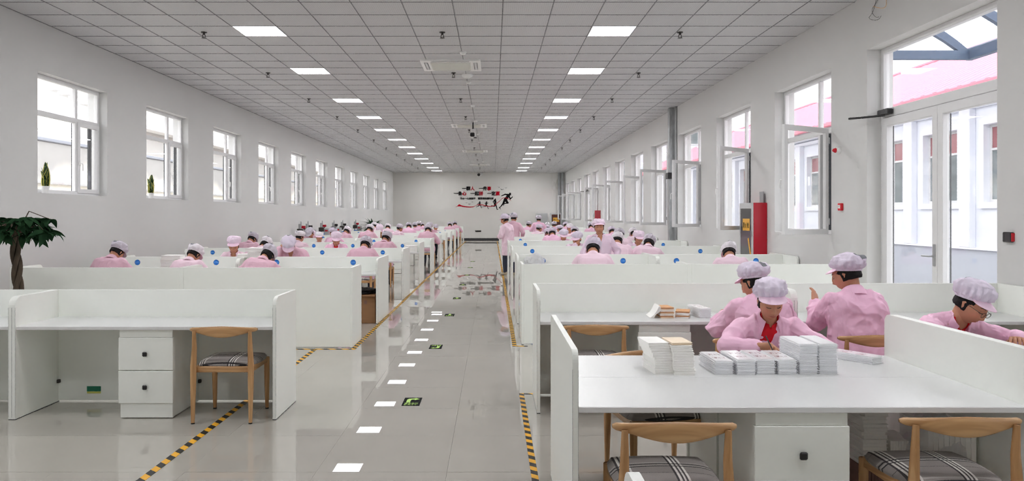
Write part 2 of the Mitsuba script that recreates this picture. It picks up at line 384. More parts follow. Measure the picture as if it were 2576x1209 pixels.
def window_right(n, y0, y1, z0, z1, k):
    w = f'window_{n}'; tag(w, kind='structure')
    xi, xo = XR + 0.14, XR + 0.20
    fr = 0.055; ym = y0 + 0.36 * (y1 - y0); zt = z0 + 0.645 * (z1 - z0)
    fm = [bar(xi, xo, y0, y0 + fr, z0, z1), bar(xi, xo, y1 - fr, y1, z0, z1), bar(xi, xo, y0, y1, z0, z0 + fr), bar(xi, xo, y0, y1, z1 - fr, z1)]
    part(w, 'frame', cat(*fm), 'upvc')
    part(w, 'transom', bar(xi + .002, xo - .002, y0 + fr, y1 - fr, zt - 0.035, zt + 0.035), 'upvc')
    part(w, 'mullion', bar(xi + .003, xo - .003, ym - 0.03, ym + 0.03, z0 + fr, z1 - fr), 'upvc')
    xg = (xi + xo) / 2
    def pane(parent, a, b, c, d):
        m = trimesh.Trimesh([[xg, a, c], [xg, b, c], [xg, b, d], [xg, a, d]], [[0, 2, 1], [0, 3, 2]], process=False)
        part(parent, 'pane', m, 'glass')
    pane(w, y0 + fr, ym - .03, zt + .035, z1 - fr); pane(w, ym + .03, y1 - fr, zt + .035, z1 - fr); pane(w, ym + .03, y1 - fr, z0 + fr, zt - .035)
    part(w, 'insect_screen', box(xo + .012, xo + .018, y0 + .02, ym - .03, z0 + .04, zt - .03), 'insect_screen')
    # dark insect screen frame outside the open casement
    part(w, 'insect_screen_frame', cat(bar(xo, xo + .03, y0 + 0.02, y0 + 0.15, z0 + .03, zt - .01), bar(xo, xo + .03, ym - .05, ym - .02, z0 + .03, zt - .01), bar(xo, xo + .03, y0 + .02, ym - .02, zt - .07, zt - .01)), 'rubber_seal')
    # sash hinged on the near jamb, swung into the room
    L, hh, s, th = ym - y0 + 0.13, zt - z0 - 0.02, 0.065, 0.045
    sm = cat(bar(0, s, -th, 0, 0, hh), bar(L - s, L, -th, 0, 0, hh), bar(0, L, -th, 0, 0, s), bar(0, L, -th, 0, hh - s, hh))
    gm = trimesh.Trimesh([[s, -th / 2, s], [L - s, -th / 2, s], [L - s, -th / 2, hh - s], [s, -th / 2, hh - s]], [[0, 1, 2], [0, 2, 3]], process=False)
    hm = handle_mesh(); hm.apply_transform(frame4([L - s / 2, -th - 0.006, hh * 0.5], [-1, 0, 0], [0, -1, 0])); 
    hm2 = hm
    ang = math.radians(90 + k)                               # 90 = parallel to the wall (closed)
    M = T().translate([XR - 0.015, y0 + 0.035, z0 + 0.012]) @ T().rotate([0, 0, 1], math.degrees(ang))
    sash = part(w, 'sash', sm, 'upvc', M=M)
    part(sash, 'pane', gm, 'glass', M=M)
    part(sash, 'handle', hm2, 'white_plastic', smooth=40, M=M)
    part(sash, 'hinge', cat(box(-0.01, 0.012, -0.03, 0.01, 0.12, 0.20, .003), box(-0.01, 0.012, -0.03, 0.01, hh - .20, hh - .12, .003)), 'grey_plastic', M=M)
for n, (a, b, c, d) in enumerate(RW):
    window_right(n + 30, a, b, c, d, 128 + 6 * math.sin(n * 2.3))

# --- doors on the right
def door_right(n, y0, y1, z1, closer=True):
    w = f'door_{n}'; tag(w, kind='structure')
    xi, xo = XR + 0.16, XR + 0.23
    zt = 2.66; ym = (y0 + y1) / 2
    part(w, 'frame', cat(bar(xi, xo, y0, y0 + .06, 0, z1), bar(xi, xo, y1 - .06, y1, 0, z1), bar(xi, xo, y0, y1, z1 - .06, z1), bar(xi, xo, y0, y1, zt - .05, zt + .05)), 'upvc')
    xg = (xi + xo) / 2
    def pane(parent, a, b, c, d):
        part(parent, 'pane', trimesh.Trimesh([[xg, a, c], [xg, b, c], [xg, b, d], [xg, a, d]], [[0, 2, 1], [0, 3, 2]], process=False), 'glass')
    pane(w, y0 + .06, y1 - .06, zt + .05, z1 - .06)
    for s, (a, b) in enumerate(((y0 + .06, ym), (ym, y1 - .06))):
        x0, x1 = xi - .012, xo - .012; f = 0.095
        lf = part(w, 'leaf', cat(bar(x0, x1, a + .003, a + f, .01, zt - .055), bar(x0, x1, b - f, b - .003, .01, zt - .055), bar(x0, x1, a, b, .01, .14), bar(x0, x1, a, b, zt - .055 - f, zt - .055)), 'upvc')
        pane(lf, a + f, b - f, .14, zt - .055 - f)
        part(lf, 'seal', cat(bar(x1, x1 + .008, a + f, a + f + .02, .14, zt - .15), bar(x1, x1 + .008, b - f - .02, b - f, .14, zt - .15)), 'rubber_seal')
        if s == 1:
            hp = box(-.006, .006, -.018, .018, -.10, .12, .003)
            lv = tube([(0, 0, 0), (-.05, 0, 0), (-.055, .012, 0), (-.055, .125, 0)], .009, 8)
            m = cat(hp, lv); m.apply_translation([x0 - .006, a + f / 2, 1.10])
            part(lf, 'handle', m, 'steel', smooth=40)
    return w
dw = door_right(1, *RD[0][:2], RD[0][3])
door_right(2, *RD[1][:2], RD[1][3])
def closer(y, z, label):
    k = thing('door_closer', label, 'door closer')
    part(k, 'body', box(XR + .085, XR + .15, y - .30, y - .06, z - .03, z + .035, .008), 'black_plastic')
    part(k, 'arm', tube([(XR + .11, y - .2, z - .035), (XR - .09, y - .06, z - .045), (XR - .17, y + .08, z - .04)], .012, 6), 'black_plastic')
closer(RD[0][1], 2.66, 'black door closer with a thin arm at the top of the near double door')
closer(RD[1][1], 2.66, 'black door closer on the far door in the right wall')

# ------------------------------------------------------------------ outside
scene['yard'] = ply(box(-60, 60, -40, 120, -0.55, -0.35), 'ground_concrete'); tag('yard', kind='structure')

# factory block across the yard on the right: red sheet roof, pilasters, windows
FX = 10.0
fb = thing('factory_building', 'white building with a red sheet roof seen through the glass double door and right windows', 'building')
def fy(k): return 16.2 + 2.28 * k
ks = list(range(-8, 13))
fm = m3.Manifold.cube([0.4, 55, 4.75]).translate([FX, 0, -0.4])
holes = [m3.Manifold.cube([1, 1.36, 1.58]).translate([FX - .3, fy(k) + .92, 1.77]) for k in ks if 0 < fy(k) < 52]
fm = fm - m3.Manifold.batch_boolean(holes, m3.OpType.Add)
part(fb, 'wall', fm, 'facade_white')
part(fb, 'end_wall', box(FX, FX + 12, 54.6, 55, -.4, 4.3), 'facade_white')
part(fb, 'plinth', box(FX - .10, FX, 0, 55, -.4, 0.80, .01), 'facade_plinth')
part(fb, 'plinth_ledge', box(FX - .14, FX, 0, 55, 0.80, 0.84, .005), 'facade_white')
for i, z in enumerate((3.72, 3.85, 3.98)):
    part(fb, 'cornice', box(FX - .12 - .08 * i, FX, 0, 55, z, z + .09, .01), 'facade_white')
for k in ks:
    if not 0 < fy(k) < 52: continue
    part(fb, 'pilaster', box(FX - .14, FX, fy(k) + .30, fy(k) + .68, .84, 3.72, .01), 'facade_white')
    y0, y1 = fy(k) + .92, fy(k) + 2.28
    wd = part(fb, 'window', cat(bar(FX + .1, FX + .16, y0, y0 + .06, 1.77, 3.35), bar(FX + .1, FX + .16, y1 - .06, y1, 1.77, 3.35), bar(FX + .1, FX + .16, y0, y1, 1.77, 1.83),
                                bar(FX + .1, FX + .16, y0, y1, 3.29, 3.35), bar(FX + .1, FX + .16, y0, y1, 2.82, 2.87), bar(FX + .1, FX + .16, (y0 + y1) / 2 - .03, (y0 + y1) / 2 + .03, 1.8, 3.3)), 'grey_plastic')
    part(wd, 'pane', box(FX + .12, FX + .14, y0 + .03, y1 - .03, 1.80, 2.84), 'window_reflect')
    part(wd, 'upper_pane', box(FX + .12, FX + .14, y0 + .03, y1 - .03, 2.86, 3.31), 'red_shutter')
    part(fb, 'window_surround', cat(box(FX - .03, FX, y0 - .12, y0, 1.65, 3.47), box(FX - .03, FX, y1, y1 + .12, 1.65, 3.47), box(FX - .03, FX, y0, y1, 3.35, 3.47), box(FX - .05, FX, y0 - .14, y1 + .14, 1.65, 1.77)), 'facade_white')
n = 120; xs = np.linspace(0, 55, n * 4 + 1)
prof = Polygon([*[(x, 0.03 * (1 if (i % 4) in (1, 2) else 0)) for i, x in enumerate(xs)], *[(x, 0.03 * (1 if (i % 4) in (1, 2) else 0) - .012) for i, x in reversed(list(enumerate(xs)))]])
L = math.hypot(5.6, 2.6)
M = frame4([FX - .5, 0, 4.12], [0, 1, 0], [-2.6 / L * 0, 0, 1])
rm = trimesh.creation.extrude_polygon(prof, L, engine='earcut')
# local x along the building, local y = sheet normal, local z up the slope
sl = np.array([5.6 / L, 0, 2.6 / L]); nm_ = np.array([-2.6 / L, 0, 5.6 / L])
M = np.eye(4); M[:3, 0], M[:3, 1], M[:3, 2], M[:3, 3] = [0, 1, 0], nm_, sl, [FX - .5, 0, 4.12]
rm.apply_transform(M)
rf = part(fb, 'roof', rm, 'roof_red')
part(fb, 'ridge_cap', tube([(FX + 5.1, 0, 6.74), (FX + 5.1, 55, 6.74)], .09, 8), 'roof_red')
part(fb, 'gutter', box(FX - .58, FX - .46, 0, 55, 4.02, 4.12, .01), 'roof_red')

# taller pale block further along, seen through the far right windows
hb = thing('apartment_block', 'pale blue and white block beyond the red roof, seen through the third right window', 'building')
part(hb, 'wall', box(8.2, 16, 58, 66, -.4, 9.0), 'facade_white')
part(hb, 'roof', box(7.8, 16.4, 57.6, 66.4, 9.0, 9.3, .02), 'facade_plinth')
for i in range(3):
    for j in range(3):
        wd = part(hb, 'window', box(8.8 + 2.4 * i, 10.2 + 2.4 * i, 57.95, 58.0, 1.4 + 2.6 * j, 2.9 + 2.6 * j), 'grey_plastic')
        part(wd, 'pane', box(8.9 + 2.4 * i, 10.1 + 2.4 * i, 57.93, 57.96, 1.5 + 2.6 * j, 2.8 + 2.6 * j), 'window_reflect')

# canopy over the double door
cn = thing('door_canopy', 'curved blue grey steel canopy with clear sheets above the glass double door outside', 'canopy')
XA, XB = XR + WT, 5.66
def rib_pts(y):
    return [(XA + (XB - XA) * t, y, 3.95 - .48 * t ** 2.0) for t in np.linspace(0, 1, 9)]
for y in (9.5, 8.55, 7.6, 6.65, 5.7):
    part(cn, 'rib', cat(*[trimesh.convex.convex_hull(np.array([[*(np.array(p) + [0, s * .03, dz])] for p in (a, b) for s in (-1, 1) for dz in (-.11, .0)])) for a, b in zip(rib_pts(y)[:-1], rib_pts(y)[1:])]), 'canopy_steel')
    if y == 9.5: part(cn, 'strut', box(XA, XB + .06, y - .03, y + .03, 3.36, 3.47, .006), 'canopy_steel')
part(cn, 'front_beam', box(XB, XB + .08, 5.4, 9.55, 3.36, 3.50, .008), 'canopy_steel')
part(cn, 'wall_beam', box(XA, XA + .06, 5.4, 9.55, 3.86, 3.97, .008), 'canopy_steel')
for a, b in ((8.6, 9.45), (7.65, 8.5), (6.7, 7.55), (5.75, 6.6)):
    pts = [rib_pts(0)[i] for i in range(9)]
    v = [(p[0], y, p[2] + .012) for p in pts for y in (a, b)]
    f = [q for i in range(8) for q in ([2 * i, 2 * i + 1, 2 * i + 3], [2 * i, 2 * i + 3, 2 * i + 2])]
    part(cn, 'clear_sheet', trimesh.Trimesh(v, f, process=False), 'glass')

# old plastered yard wall and neighbours on the left
yw = thing('yard_wall', 'stained old plaster wall outside the left windows', 'wall')
part(yw, 'plaster', box(-9.6, -9.3, 3, 60, -.4, 3.05, .02), 'plaster_old')
part(yw, 'ledge', box(-9.34, -9.24, 3, 60, 2.16, 2.22, .01), 'roof_grey')
part(yw, 'coping', box(-9.65, -9.25, 3, 60, 3.05, 3.12, .01), 'facade_plinth')
nh = thing('neighbour_house', 'grey tiled house behind the old plaster wall outside the left windows', 'house')
part(nh, 'wall', box(-16, -11.0, 24.5, 50, -.4, 4.2), 'plaster_old')
L2 = math.hypot(2.9, 1.3)
for r in range(9):
    t0 = r / 9; t1 = t0 + 1.15 / 9
    part(nh, 'tile_course', box(-11.0 + .4 - 2.9 * t1, -11.0 + .4 - 2.9 * t0, 24.2, 50.4, 4.15 + 1.3 * t0, 4.27 + 1.3 * t0, .01), 'roof_grey')

GLYPHS = r'''{"一":[[[3,35,4,44,97,44,97,34]]],"群":[[[2,17,7,21,14,35,14,38,8,39,8,47,16,47,18,49,18,55,4,55,3,63,20,65,20,72,8,73,8,79,10,81,46,81,47,64,51,64,52,66,59,67,58,73,53,81,56,84,62,84,70,66,77,66,84,85,93,84,91,76,86,67,95,66,95,57,78,56,78,45,93,45,93,36,78,36,78,24,97,23,97,14,78,14,77,-10,69,-9,69,14,50,14,50,23,69,23,69,36,53,37,54,45,69,45,69,57,54,57,53,55,47,55,46,38,25,38,23,36,23,30,48,30,48,-4,24,-4,23,-9,14,-9,14,13,7,9,2,14],[23,6,39,5,39,21,23,21],[27,48,38,47,38,55,28,55],[29,65,38,64,38,72,30,72]]],"人":[[[3,-2,19,9,32,25,42,52,45,85,55,85,54,69,58,49,63,35,75,16,86,6,97,1,97,-2,92,-8,90,-8,77,0,67,10,60,20,50,42,39,17,24,0,12,-8,9,-8]]],"件":[[[30,44,37,58,42,80,51,79,49,65,58,65,59,84,69,84,69,65,92,65,92,56,69,56,69,35,96,35,96,26,69,26,69,-9,59,-9,59,26,31,26,31,35,59,35,59,56,46,56,38,40]],[[7,35,2,45,7,49,16,62,24,78,25,84,29,85,35,83,31,71,25,60,25,-9,16,-9,16,43,14,43]]],"事":[[[4,19,4,27,45,28,44,32,13,33,14,40,45,41,44,45,16,45,16,65,44,65,45,69,6,69,6,77,44,77,45,85,54,85,56,77,95,76,94,69,55,68,56,65,85,64,84,45,55,44,56,40,86,40,86,27,97,26,96,19,86,19,85,1,77,1,75,6,56,6,54,-5,52,-8,46,-10,32,-10,29,-2,44,-2,45,0,45,6,13,6,12,13,44,14,45,19],[55,28,75,27,76,31,56,32],[56,19,56,14,76,15,75,19],[55,53,74,52,75,57,56,58],[26,53,44,52,45,57,27,58,25,56]]],"条":[[[6,32,3,41,25,45,40,51,30,61,14,51,12,51,7,56,7,59,23,68,37,85,47,84,44,79,44,76,77,75,79,71,76,66,61,51,76,45,97,42,97,39,93,33,71,37,51,45,30,37,9,32],[38,66,46,58,51,57,63,66]],[[62,13,65,18,70,19,83,7,88,1,88,-2,81,-6,78,-1]],[[14,21,14,30,45,30,45,40,55,40,56,30,86,30,86,21,55,21,55,-3,53,-7,48,-9,37,-9,35,-4,36,0,45,-1,45,21]],[[9,-1,9,2,18,7,29,19,37,16,37,14,17,-5,14,-6]]],"心":[[[75,47,76,50,84,52,95,25,97,18,96,11,88,9,83,30]],[[28,56,38,57,38,3,41,1,66,1,69,6,70,22,73,22,79,19,78,2,73,-6,68,-8,37,-8,30,-4,28,6]],[[33,75,33,77,37,81,42,81,61,66,67,60,67,57,62,52,60,52,51,62]],[[4,9,10,32,12,48,19,49,22,46,14,8,13,6,10,6]]],"起":[[[2,-7,8,16,9,40,18,39,17,24,22,13,25,13,25,46,4,46,4,55,23,55,23,65,7,65,6,73,23,74,23,85,32,85,32,74,49,73,48,65,32,65,32,55,51,55,51,46,34,46,34,33,50,32,50,24,34,24,34,5,48,2,98,2,98,0,95,-7,44,-7,30,-4,21,1,16,7,10,-10]],[[53,72,54,81,91,81,92,43,90,41,83,41,81,44,63,44,63,18,65,16,87,16,88,29,91,30,92,28,97,27,96,14,93,9,89,7,61,7,55,11,54,53,82,53,82,71]]],"拼":[[[4,22,2,32,15,36,15,56,3,56,3,65,15,65,15,85,25,85,25,65,35,64,34,56,25,55,25,39,33,41,35,36,50,37,50,55,38,55,39,64,52,64,50,72,44,80,46,83,51,85,54,83,62,68,62,64,72,64,80,85,90,82,82,65,94,64,94,55,82,55,82,37,96,36,96,27,82,27,81,-9,72,-9,72,27,60,27,57,13,53,4,41,-9,38,-10,33,-5,33,-2,39,1,44,7,49,18,50,26,35,27,34,32,25,29,24,-5,17,-9,7,-9,5,0,15,1,15,24,13,25],[60,37,72,36,72,55,60,55]]],"定":[[[3,-5,3,-3,12,6,17,16,22,39,31,37,29,21,33,14,39,8,45,6,45,45,20,45,20,54,81,53,80,45,55,45,55,30,84,30,85,22,55,21,55,4,57,2,96,2,97,-1,94,-8,59,-8,47,-6,34,0,25,10,18,-2,10,-10]],[[7,74,45,74,42,84,51,86,56,74,93,74,93,50,83,50,82,65,18,65,17,51,7,50]]],"赢":[[[3,-6,9,9,10,39,33,38,34,-1,36,-1,41,6,40,7,35,7,35,39,60,39,62,13,63,14,63,39,87,39,87,-2,91,-1,91,8,97,6,97,-4,93,-9,84,-9,80,-6,80,6,75,7,71,17,68,2,61,-9,55,-7,54,-3,48,2,40,-7,36,-9,32,-7,28,-9,17,-9,15,-2,25,-2,24,8,16,8,14,-2,10,-9,7,-9],[71,29,75,26,78,18,80,18,80,31,72,31],[56,7,59,3,61,6],[42,16,44,16,45,30,51,30,50,11,54,8,54,30,53,32,42,32],[17,16,25,15,25,20,17,20],[17,28,25,27,25,32,17,32]],[[3,72,4,80,43,80,43,84,47,86,52,86,56,80,97,79,96,72,23,71,24,68,90,68,90,61,15,61,15,72]],[[16,41,16,59,84,59,85,42],[24,49,75,48,76,51,25,52]]],"万":[[[8,-10,3,-2,14,5,22,15,28,29,32,54,32,69,5,69,5,78,95,78,95,69,42,68,41,50,86,49,83,8,80,-3,75,-8,50,-9,50,-5,47,-1,48,1,68,0,71,2,75,25,76,39,74,41,40,41,33,15,23,0,10,-10]]],"众":[[[4,-3,17,12,24,30,26,41,25,47,10,40,4,47,4,49,21,56,30,62,43,75,49,86,57,83,56,75,68,63,85,53,97,49,92,41,86,42,66,53,52,68,49,68,30,50,36,48,34,31,49,19,52,13,47,8,45,8,33,21,30,21,25,7,13,-8,10,-8]],[[50,6,60,28,63,48,72,48,71,32,74,23,80,13,96,-1,90,-8,87,-7,75,4,67,18,58,1,49,-9,47,-9,40,-3]]],"加":[[[56,73,92,73,92,-7,83,-7,82,0,66,0,65,-2,65,-8,56,-7],[65,10,83,9,83,64,67,64,65,63]],[[2,-4,2,-2,9,6,14,19,18,46,18,57,5,57,4,66,18,66,18,83,28,84,28,66,50,66,49,13,47,-1,42,-7,39,-8,25,-8,23,2,35,1,38,3,40,21,41,57,28,57,25,26,19,5,9,-10]]],"油":[[[36,-9,36,64,59,64,59,85,68,85,69,64,93,64,93,-8,85,-9,83,-3,46,-3,45,-9],[69,7,84,6,84,26,69,26],[69,36,84,35,84,55,69,55],[45,7,59,6,59,26,45,26],[45,36,59,35,59,55,45,55]],[[8,78,13,84,15,84,32,75,34,71,28,65,19,72,9,76]],[[7,-3,7,0,14,9,22,26,27,26,31,21,16,-7,13,-8]],[[3,49,7,56,11,56,27,47,28,44,24,38,21,38,19,41]]],"干":[[[4,36,5,45,44,46,44,68,10,68,10,78,91,78,90,68,55,68,55,45,95,45,96,36,55,35,55,-9,44,-8,44,35]]],"越":[[[2,-5,8,15,10,40,17,39,17,25,20,17,22,14,24,15,24,44,3,45,4,53,22,53,22,64,8,64,7,73,22,73,22,84,31,85,31,73,47,72,46,64,31,64,31,53,48,53,49,68,68,68,68,85,77,85,78,82,85,84,95,73,95,71,92,69,97,68,97,60,78,60,79,41,82,39,88,55,95,53,90,37,83,26,83,22,86,15,89,15,90,29,97,26,96,12,92,6,86,5,83,6,75,15,63,3,98,2,95,-7,38,-6,25,-1,16,8,9,-9],[78,80,77,68,87,68,87,70],[33,6,49,2,60,2,56,7,56,10,63,14,73,26,69,60,58,60,58,31,61,30,69,34,71,27,50,13,47,14,45,19,46,24,33,24],[46,33,47,25,49,25,49,44,33,44,33,33]]],"是":[[[3,-4,3,-2,11,4,16,11,22,28,22,32,5,32,5,41,95,41,95,32,56,31,56,23,89,23,88,14,56,14,56,2,97,2,94,-7,47,-6,34,-1,25,8,11,-9,8,-9],[27,31,32,29,29,19,32,13,40,6,46,5,46,32]],[[15,80,84,81,84,46,16,46],[25,68,73,67,75,72,26,73],[26,60,26,54,75,55,74,60]]],"艰":[[[44,-9,41,-1,44,3,44,81,90,81,90,34,96,26,82,17,80,14,89,4,98,0,98,-2,93,-9,82,-3,69,13,63,27,62,34,54,34,53,4,71,7,71,-1,47,-9],[71,33,72,27,76,23,89,33],[53,44,81,43,81,54,54,54,53,52],[53,63,81,62,81,72,53,72]],[[2,3,2,5,11,13,17,22,20,30,7,52,6,57,9,60,13,61,23,43,25,42,31,60,30,65,5,65,4,73,41,73,42,68,40,57,32,30,42,12,42,9,35,3,29,17,26,19,17,5,9,-3]]],"险":[[[33,49,33,52,38,54,51,66,61,80,63,86,71,84,70,79,72,75,86,61,99,53,95,44,84,51,82,45,48,45,46,49,40,44,37,44],[65,70,54,54,80,55]],[[36,4,70,4,78,20,84,39,87,40,93,38,89,25,79,5,96,4,96,-5,36,-5]],[[64,20,60,39,68,40,72,23,72,14,64,13]],[[45,25,41,36,43,37,49,38,56,12,51,10,47,11]],[[7,80,33,81,38,78,28,52,36,38,36,21,32,16,27,14,20,14,18,21,16,21,16,-9,7,-8],[16,24,25,23,28,27,28,34,26,41,19,50,26,69,25,72,16,71]]],"向":[[[9,68,37,68,43,86,54,84,48,68,91,68,91,-5,85,-9,67,-10,64,-4,64,0,82,0,82,59,20,59,18,57,18,-10,10,-10]],[[29,46,70,47,71,13,39,12,37,4,29,5],[39,38,38,21,62,21,62,38]]],"前":[[[4,62,5,70,27,70,27,73,20,81,20,83,27,86,33,81,40,70,63,70,70,84,74,86,81,83,74,70,96,69,95,61]],[[67,-9,65,0,80,0,80,56,88,56,89,-3,86,-7,81,-9]],[[59,52,68,52,68,9,59,10]],[[11,53,49,53,49,-4,47,-7,42,-9,30,-9,27,-1,40,0,40,13,21,13,20,-8,11,-9],[21,45,20,37,40,37,40,45],[40,28,20,29,20,21,40,21]]],"安":[[[6,37,6,46,34,46,42,63,51,61,45,46,94,46,94,37,75,37,72,29,63,16,91,1,92,-3,85,-9,61,5,53,7,46,2,33,-4,12,-9,7,-2,8,0,33,6,41,10,42,12,18,22,25,31,27,37],[34,26,53,19,62,31,63,37,39,37,33,28]],[[8,73,44,74,41,84,49,86,55,74,92,74,92,52,82,52,81,65,19,65,18,52,8,52]]],"全":[[[2,45,3,48,16,54,32,66,45,80,48,86,56,84,56,79,65,69,80,57,97,48,98,44,94,39,91,39,83,44,81,39,55,39,55,26,81,26,82,17,55,17,55,2,94,2,94,-6,7,-7,7,2,45,2,45,17,20,17,19,25,45,26,45,38,19,39,18,44,7,39],[25,49,26,48,76,49,65,57,50,72,37,58]]],"出":[[[9,34,20,35,20,6,45,6,45,39,43,40,14,40,14,76,24,76,25,49,45,49,45,85,55,85,56,49,76,49,76,76,86,76,87,41,55,40,55,7,80,6,80,34,90,35,91,-8,81,-9,79,-4,9,-3]]],"口":[[[12,-7,12,75,88,75,89,-6,79,-6,78,2,23,2,21,-7],[22,13,79,12,79,65,22,65]]],"消":[[[75,62,86,83,94,80,91,71,83,59]],[[37,-9,37,57,59,57,59,85,68,86,69,57,91,56,90,-5,83,-9,69,-9,67,0,81,0,81,13,48,13,46,11,46,-9],[46,22,80,21,81,29,47,30],[46,40,80,39,81,47,47,48]],[[34,79,42,82,51,69,53,62,44,59,40,70]],[[8,77,8,80,12,84,15,84,28,76,31,73,31,70,27,65,25,65,18,72]],[[6,-4,6,-1,11,5,23,31,25,31,30,27,30,23,15,-8,12,-8]],[[3,51,7,58,9,58,24,49,27,44,23,38,21,38]]],"火":[[[9,-9,4,-1,23,8,36,23,42,38,44,50,45,84,55,84,55,60,53,46,56,35,65,19,74,10,87,3,96,1,97,-2,92,-8,89,-8,73,-1,61,9,49,27,40,11,24,-3,12,-9]],[[69,34,69,37,78,52,82,64,84,65,92,62,92,59,79,34,77,32]],[[7,35,17,52,20,65,29,63,29,58,25,46,19,34,15,31]]],"栓":[[[34,49,34,51,43,57,52,67,62,85,71,83,70,78,74,72,98,51,94,44,87,48,86,42,70,42,70,29,88,29,89,20,70,20,70,4,96,4,96,-5,37,-5,37,4,60,4,60,20,42,20,42,29,60,29,60,41,46,42,44,47,39,44],[50,52,51,51,82,52,65,70]],[[2,19,10,32,17,53,17,57,5,57,5,66,19,66,19,85,26,86,28,85,28,66,38,66,38,57,28,57,28,53,39,38,38,33,35,30,32,31,30,37,28,37,28,-9,19,-9,19,31,17,31,13,19,8,11]]]}'''

# ------------------------------------------------------------------ ceiling fittings
frame_m = cat(box(-.30, .30, -.30, -.285, 0, .03), box(-.30, .30, .285, .30, 0, .03), box(-.30, -.285, -.285, .285, 0, .03), box(.285, .30, -.285, .285, 0, .03))
FRP = ply(frame_m, 'white_plastic')
DIF = mikit.ply(trimesh.Trimesh([[-.285, -.285, 0.006], [.285, -.285, 0.006], [.285, .285, 0.006], [-.285, .285, 0.006]], [[0, 2, 1], [0, 3, 2]], process=False), 'white_plastic')
ORD = ['first', 'second', 'third', 'fourth', 'fifth', 'sixth', 'seventh', 'eighth', 'ninth', 'tenth', 'eleventh', 'twelfth', 'thirteenth', 'fourteenth', 'fifteenth', 'sixteenth', 'seventeenth', 'eighteenth', 'nineteenth']
for s, (a, b) in enumerate(LX):
    seen = 0
    for y in LY:
        if y > 9: seen += 1
        where = f'{ORD[seen - 1]} from the camera' if y > 9 else {1.6: 'right above the photographer', 4.6: 'above the foreground desks', 7.6: 'just above the top of the picture'}[y]
        k = thing('ceiling_light', f'square white ceiling panel light, {where} in the {("left", "right")[s]} row', 'light', 'ceiling panel lights')
        M = T().translate([(a + b) / 2, y + .3, ZC - .002])
        part(k, 'frame', FRP, M=M)
        part(k, 'diffuser', {**DIF, 'emitter': {'type': 'area', 'radiance': {'type': 'rgb', 'value': [LAMP, LAMP * 1.0, LAMP * 1.01]}}}, M=M)

# sprinklers
SPR = ply(cat(lathe([(0, 0), (.034, 0), (.03, -.008), (.012, -.010), (.012, -.03), (0, -.03)], 14), tube([(-.012, 0, -.028), (-.016, 0, -.05), (-.006, 0, -.062)], .004, 5), tube([(.012, 0, -.028), (.016, 0, -.05), (.006, 0, -.062)], .004, 5),
              lathe([(0, -.060), (.026, -.062), (.026, -.066), (0, -.068)], 14)), 'dark_metal')
for nm, X in (('left', -3.97), ('middle', -.695), ('right', 2.57)):
    for i in range(11):
        solo('sprinkler', SPR, None, f'small grey pendent sprinkler head, {ORD[i]} from the camera in the {nm} ceiling line', 'sprinkler', 'ceiling sprinklers', M=place(X, 10.95 + 3.12 * i, ZC, 0, 1.25))
# smoke detectors
DET = ply(lathe([(0, 0), (.052, 0), (.055, -.015), (.046, -.022), (.046, -.03), (.036, -.046), (0, -.05)], 24), 'white_plastic', smooth=35)
DOME = ply(lathe([(0, 0), (.10, 0), (.10, -.02), (.085, -.045), (.05, -.066), (0, -.072)], 28), 'white_plastic', smooth=40)
for i, (y, big) in enumerate(((12.25, 0), (14.25, 1), (14.95, 0), (18.2, 0), (21.2, 0), (24.5, 0), (27.4, 0), (32, 0), (37.3, 0))):
    solo('smoke_detector', DOME if big else DET, None, 'wide white dome on the ceiling just behind the near air conditioner' if big else f'small round white smoke detector, {ORD[i - (i > 1)]} along the ceiling centre line', 'detector', None if big else 'smoke detectors', M=place(-.46, y, ZC))
# ceiling cassettes
def cassette(x, y, lab):
    k = thing('air_conditioner', lab, 'air conditioner', 'ceiling air conditioners')
    W, D = 1.0 * .98, 0.98
    M = T().translate([x, y, ZC])
    outer = sbox(-.49, -.46, .49, .46); hole = sbox(-.345, -.345, .345, .345).buffer(.02)
    sl = [sbox(-.30, .385, .30, .425), sbox(-.30, -.425, .30, -.385), sbox(.385, -.30, .425, .30), sbox(-.425, -.30, -.385, .30)]
    pnl = outer.buffer(-.04).buffer(.04)
    for s in sl: pnl = pnl.difference(s.buffer(.012))
    m = extrude(pnl, .03); m.apply_translation([0, 0, -.03])
    part(k, 'panel', m, 'white_plastic', M=M)
    g = box(-.33, .33, -.33, .33, -.045, -.028, .006)
    part(k, 'grille', g, 'vent_grille', M=M)
    for s in sl:
        b = s.bounds
        part(k, 'louvre', box(b[0], b[2], b[1], b[3], -.035, -.012, .003), 'grey_plastic', M=M)
    for i in range(9):
        part(k, 'grille_slat', box(-.31, .31, -.30 + .072 * i, -.28 + .072 * i, -.050, -.044, .001), 'vent_grille', M=M)
for (px, y0), lab in zip(((1136, 13.3), (1180, 22.2), (1195, 31.0), (1207, 39.5)), ('nearest white ceiling cassette air conditioner above the aisle', 'second ceiling cassette air conditioner, behind the hanging camera', 'third ceiling cassette air conditioner along the aisle', 'farthest ceiling cassette air conditioner along the aisle')):
    cassette((px - CX) * y0 / FOC, y0, lab)
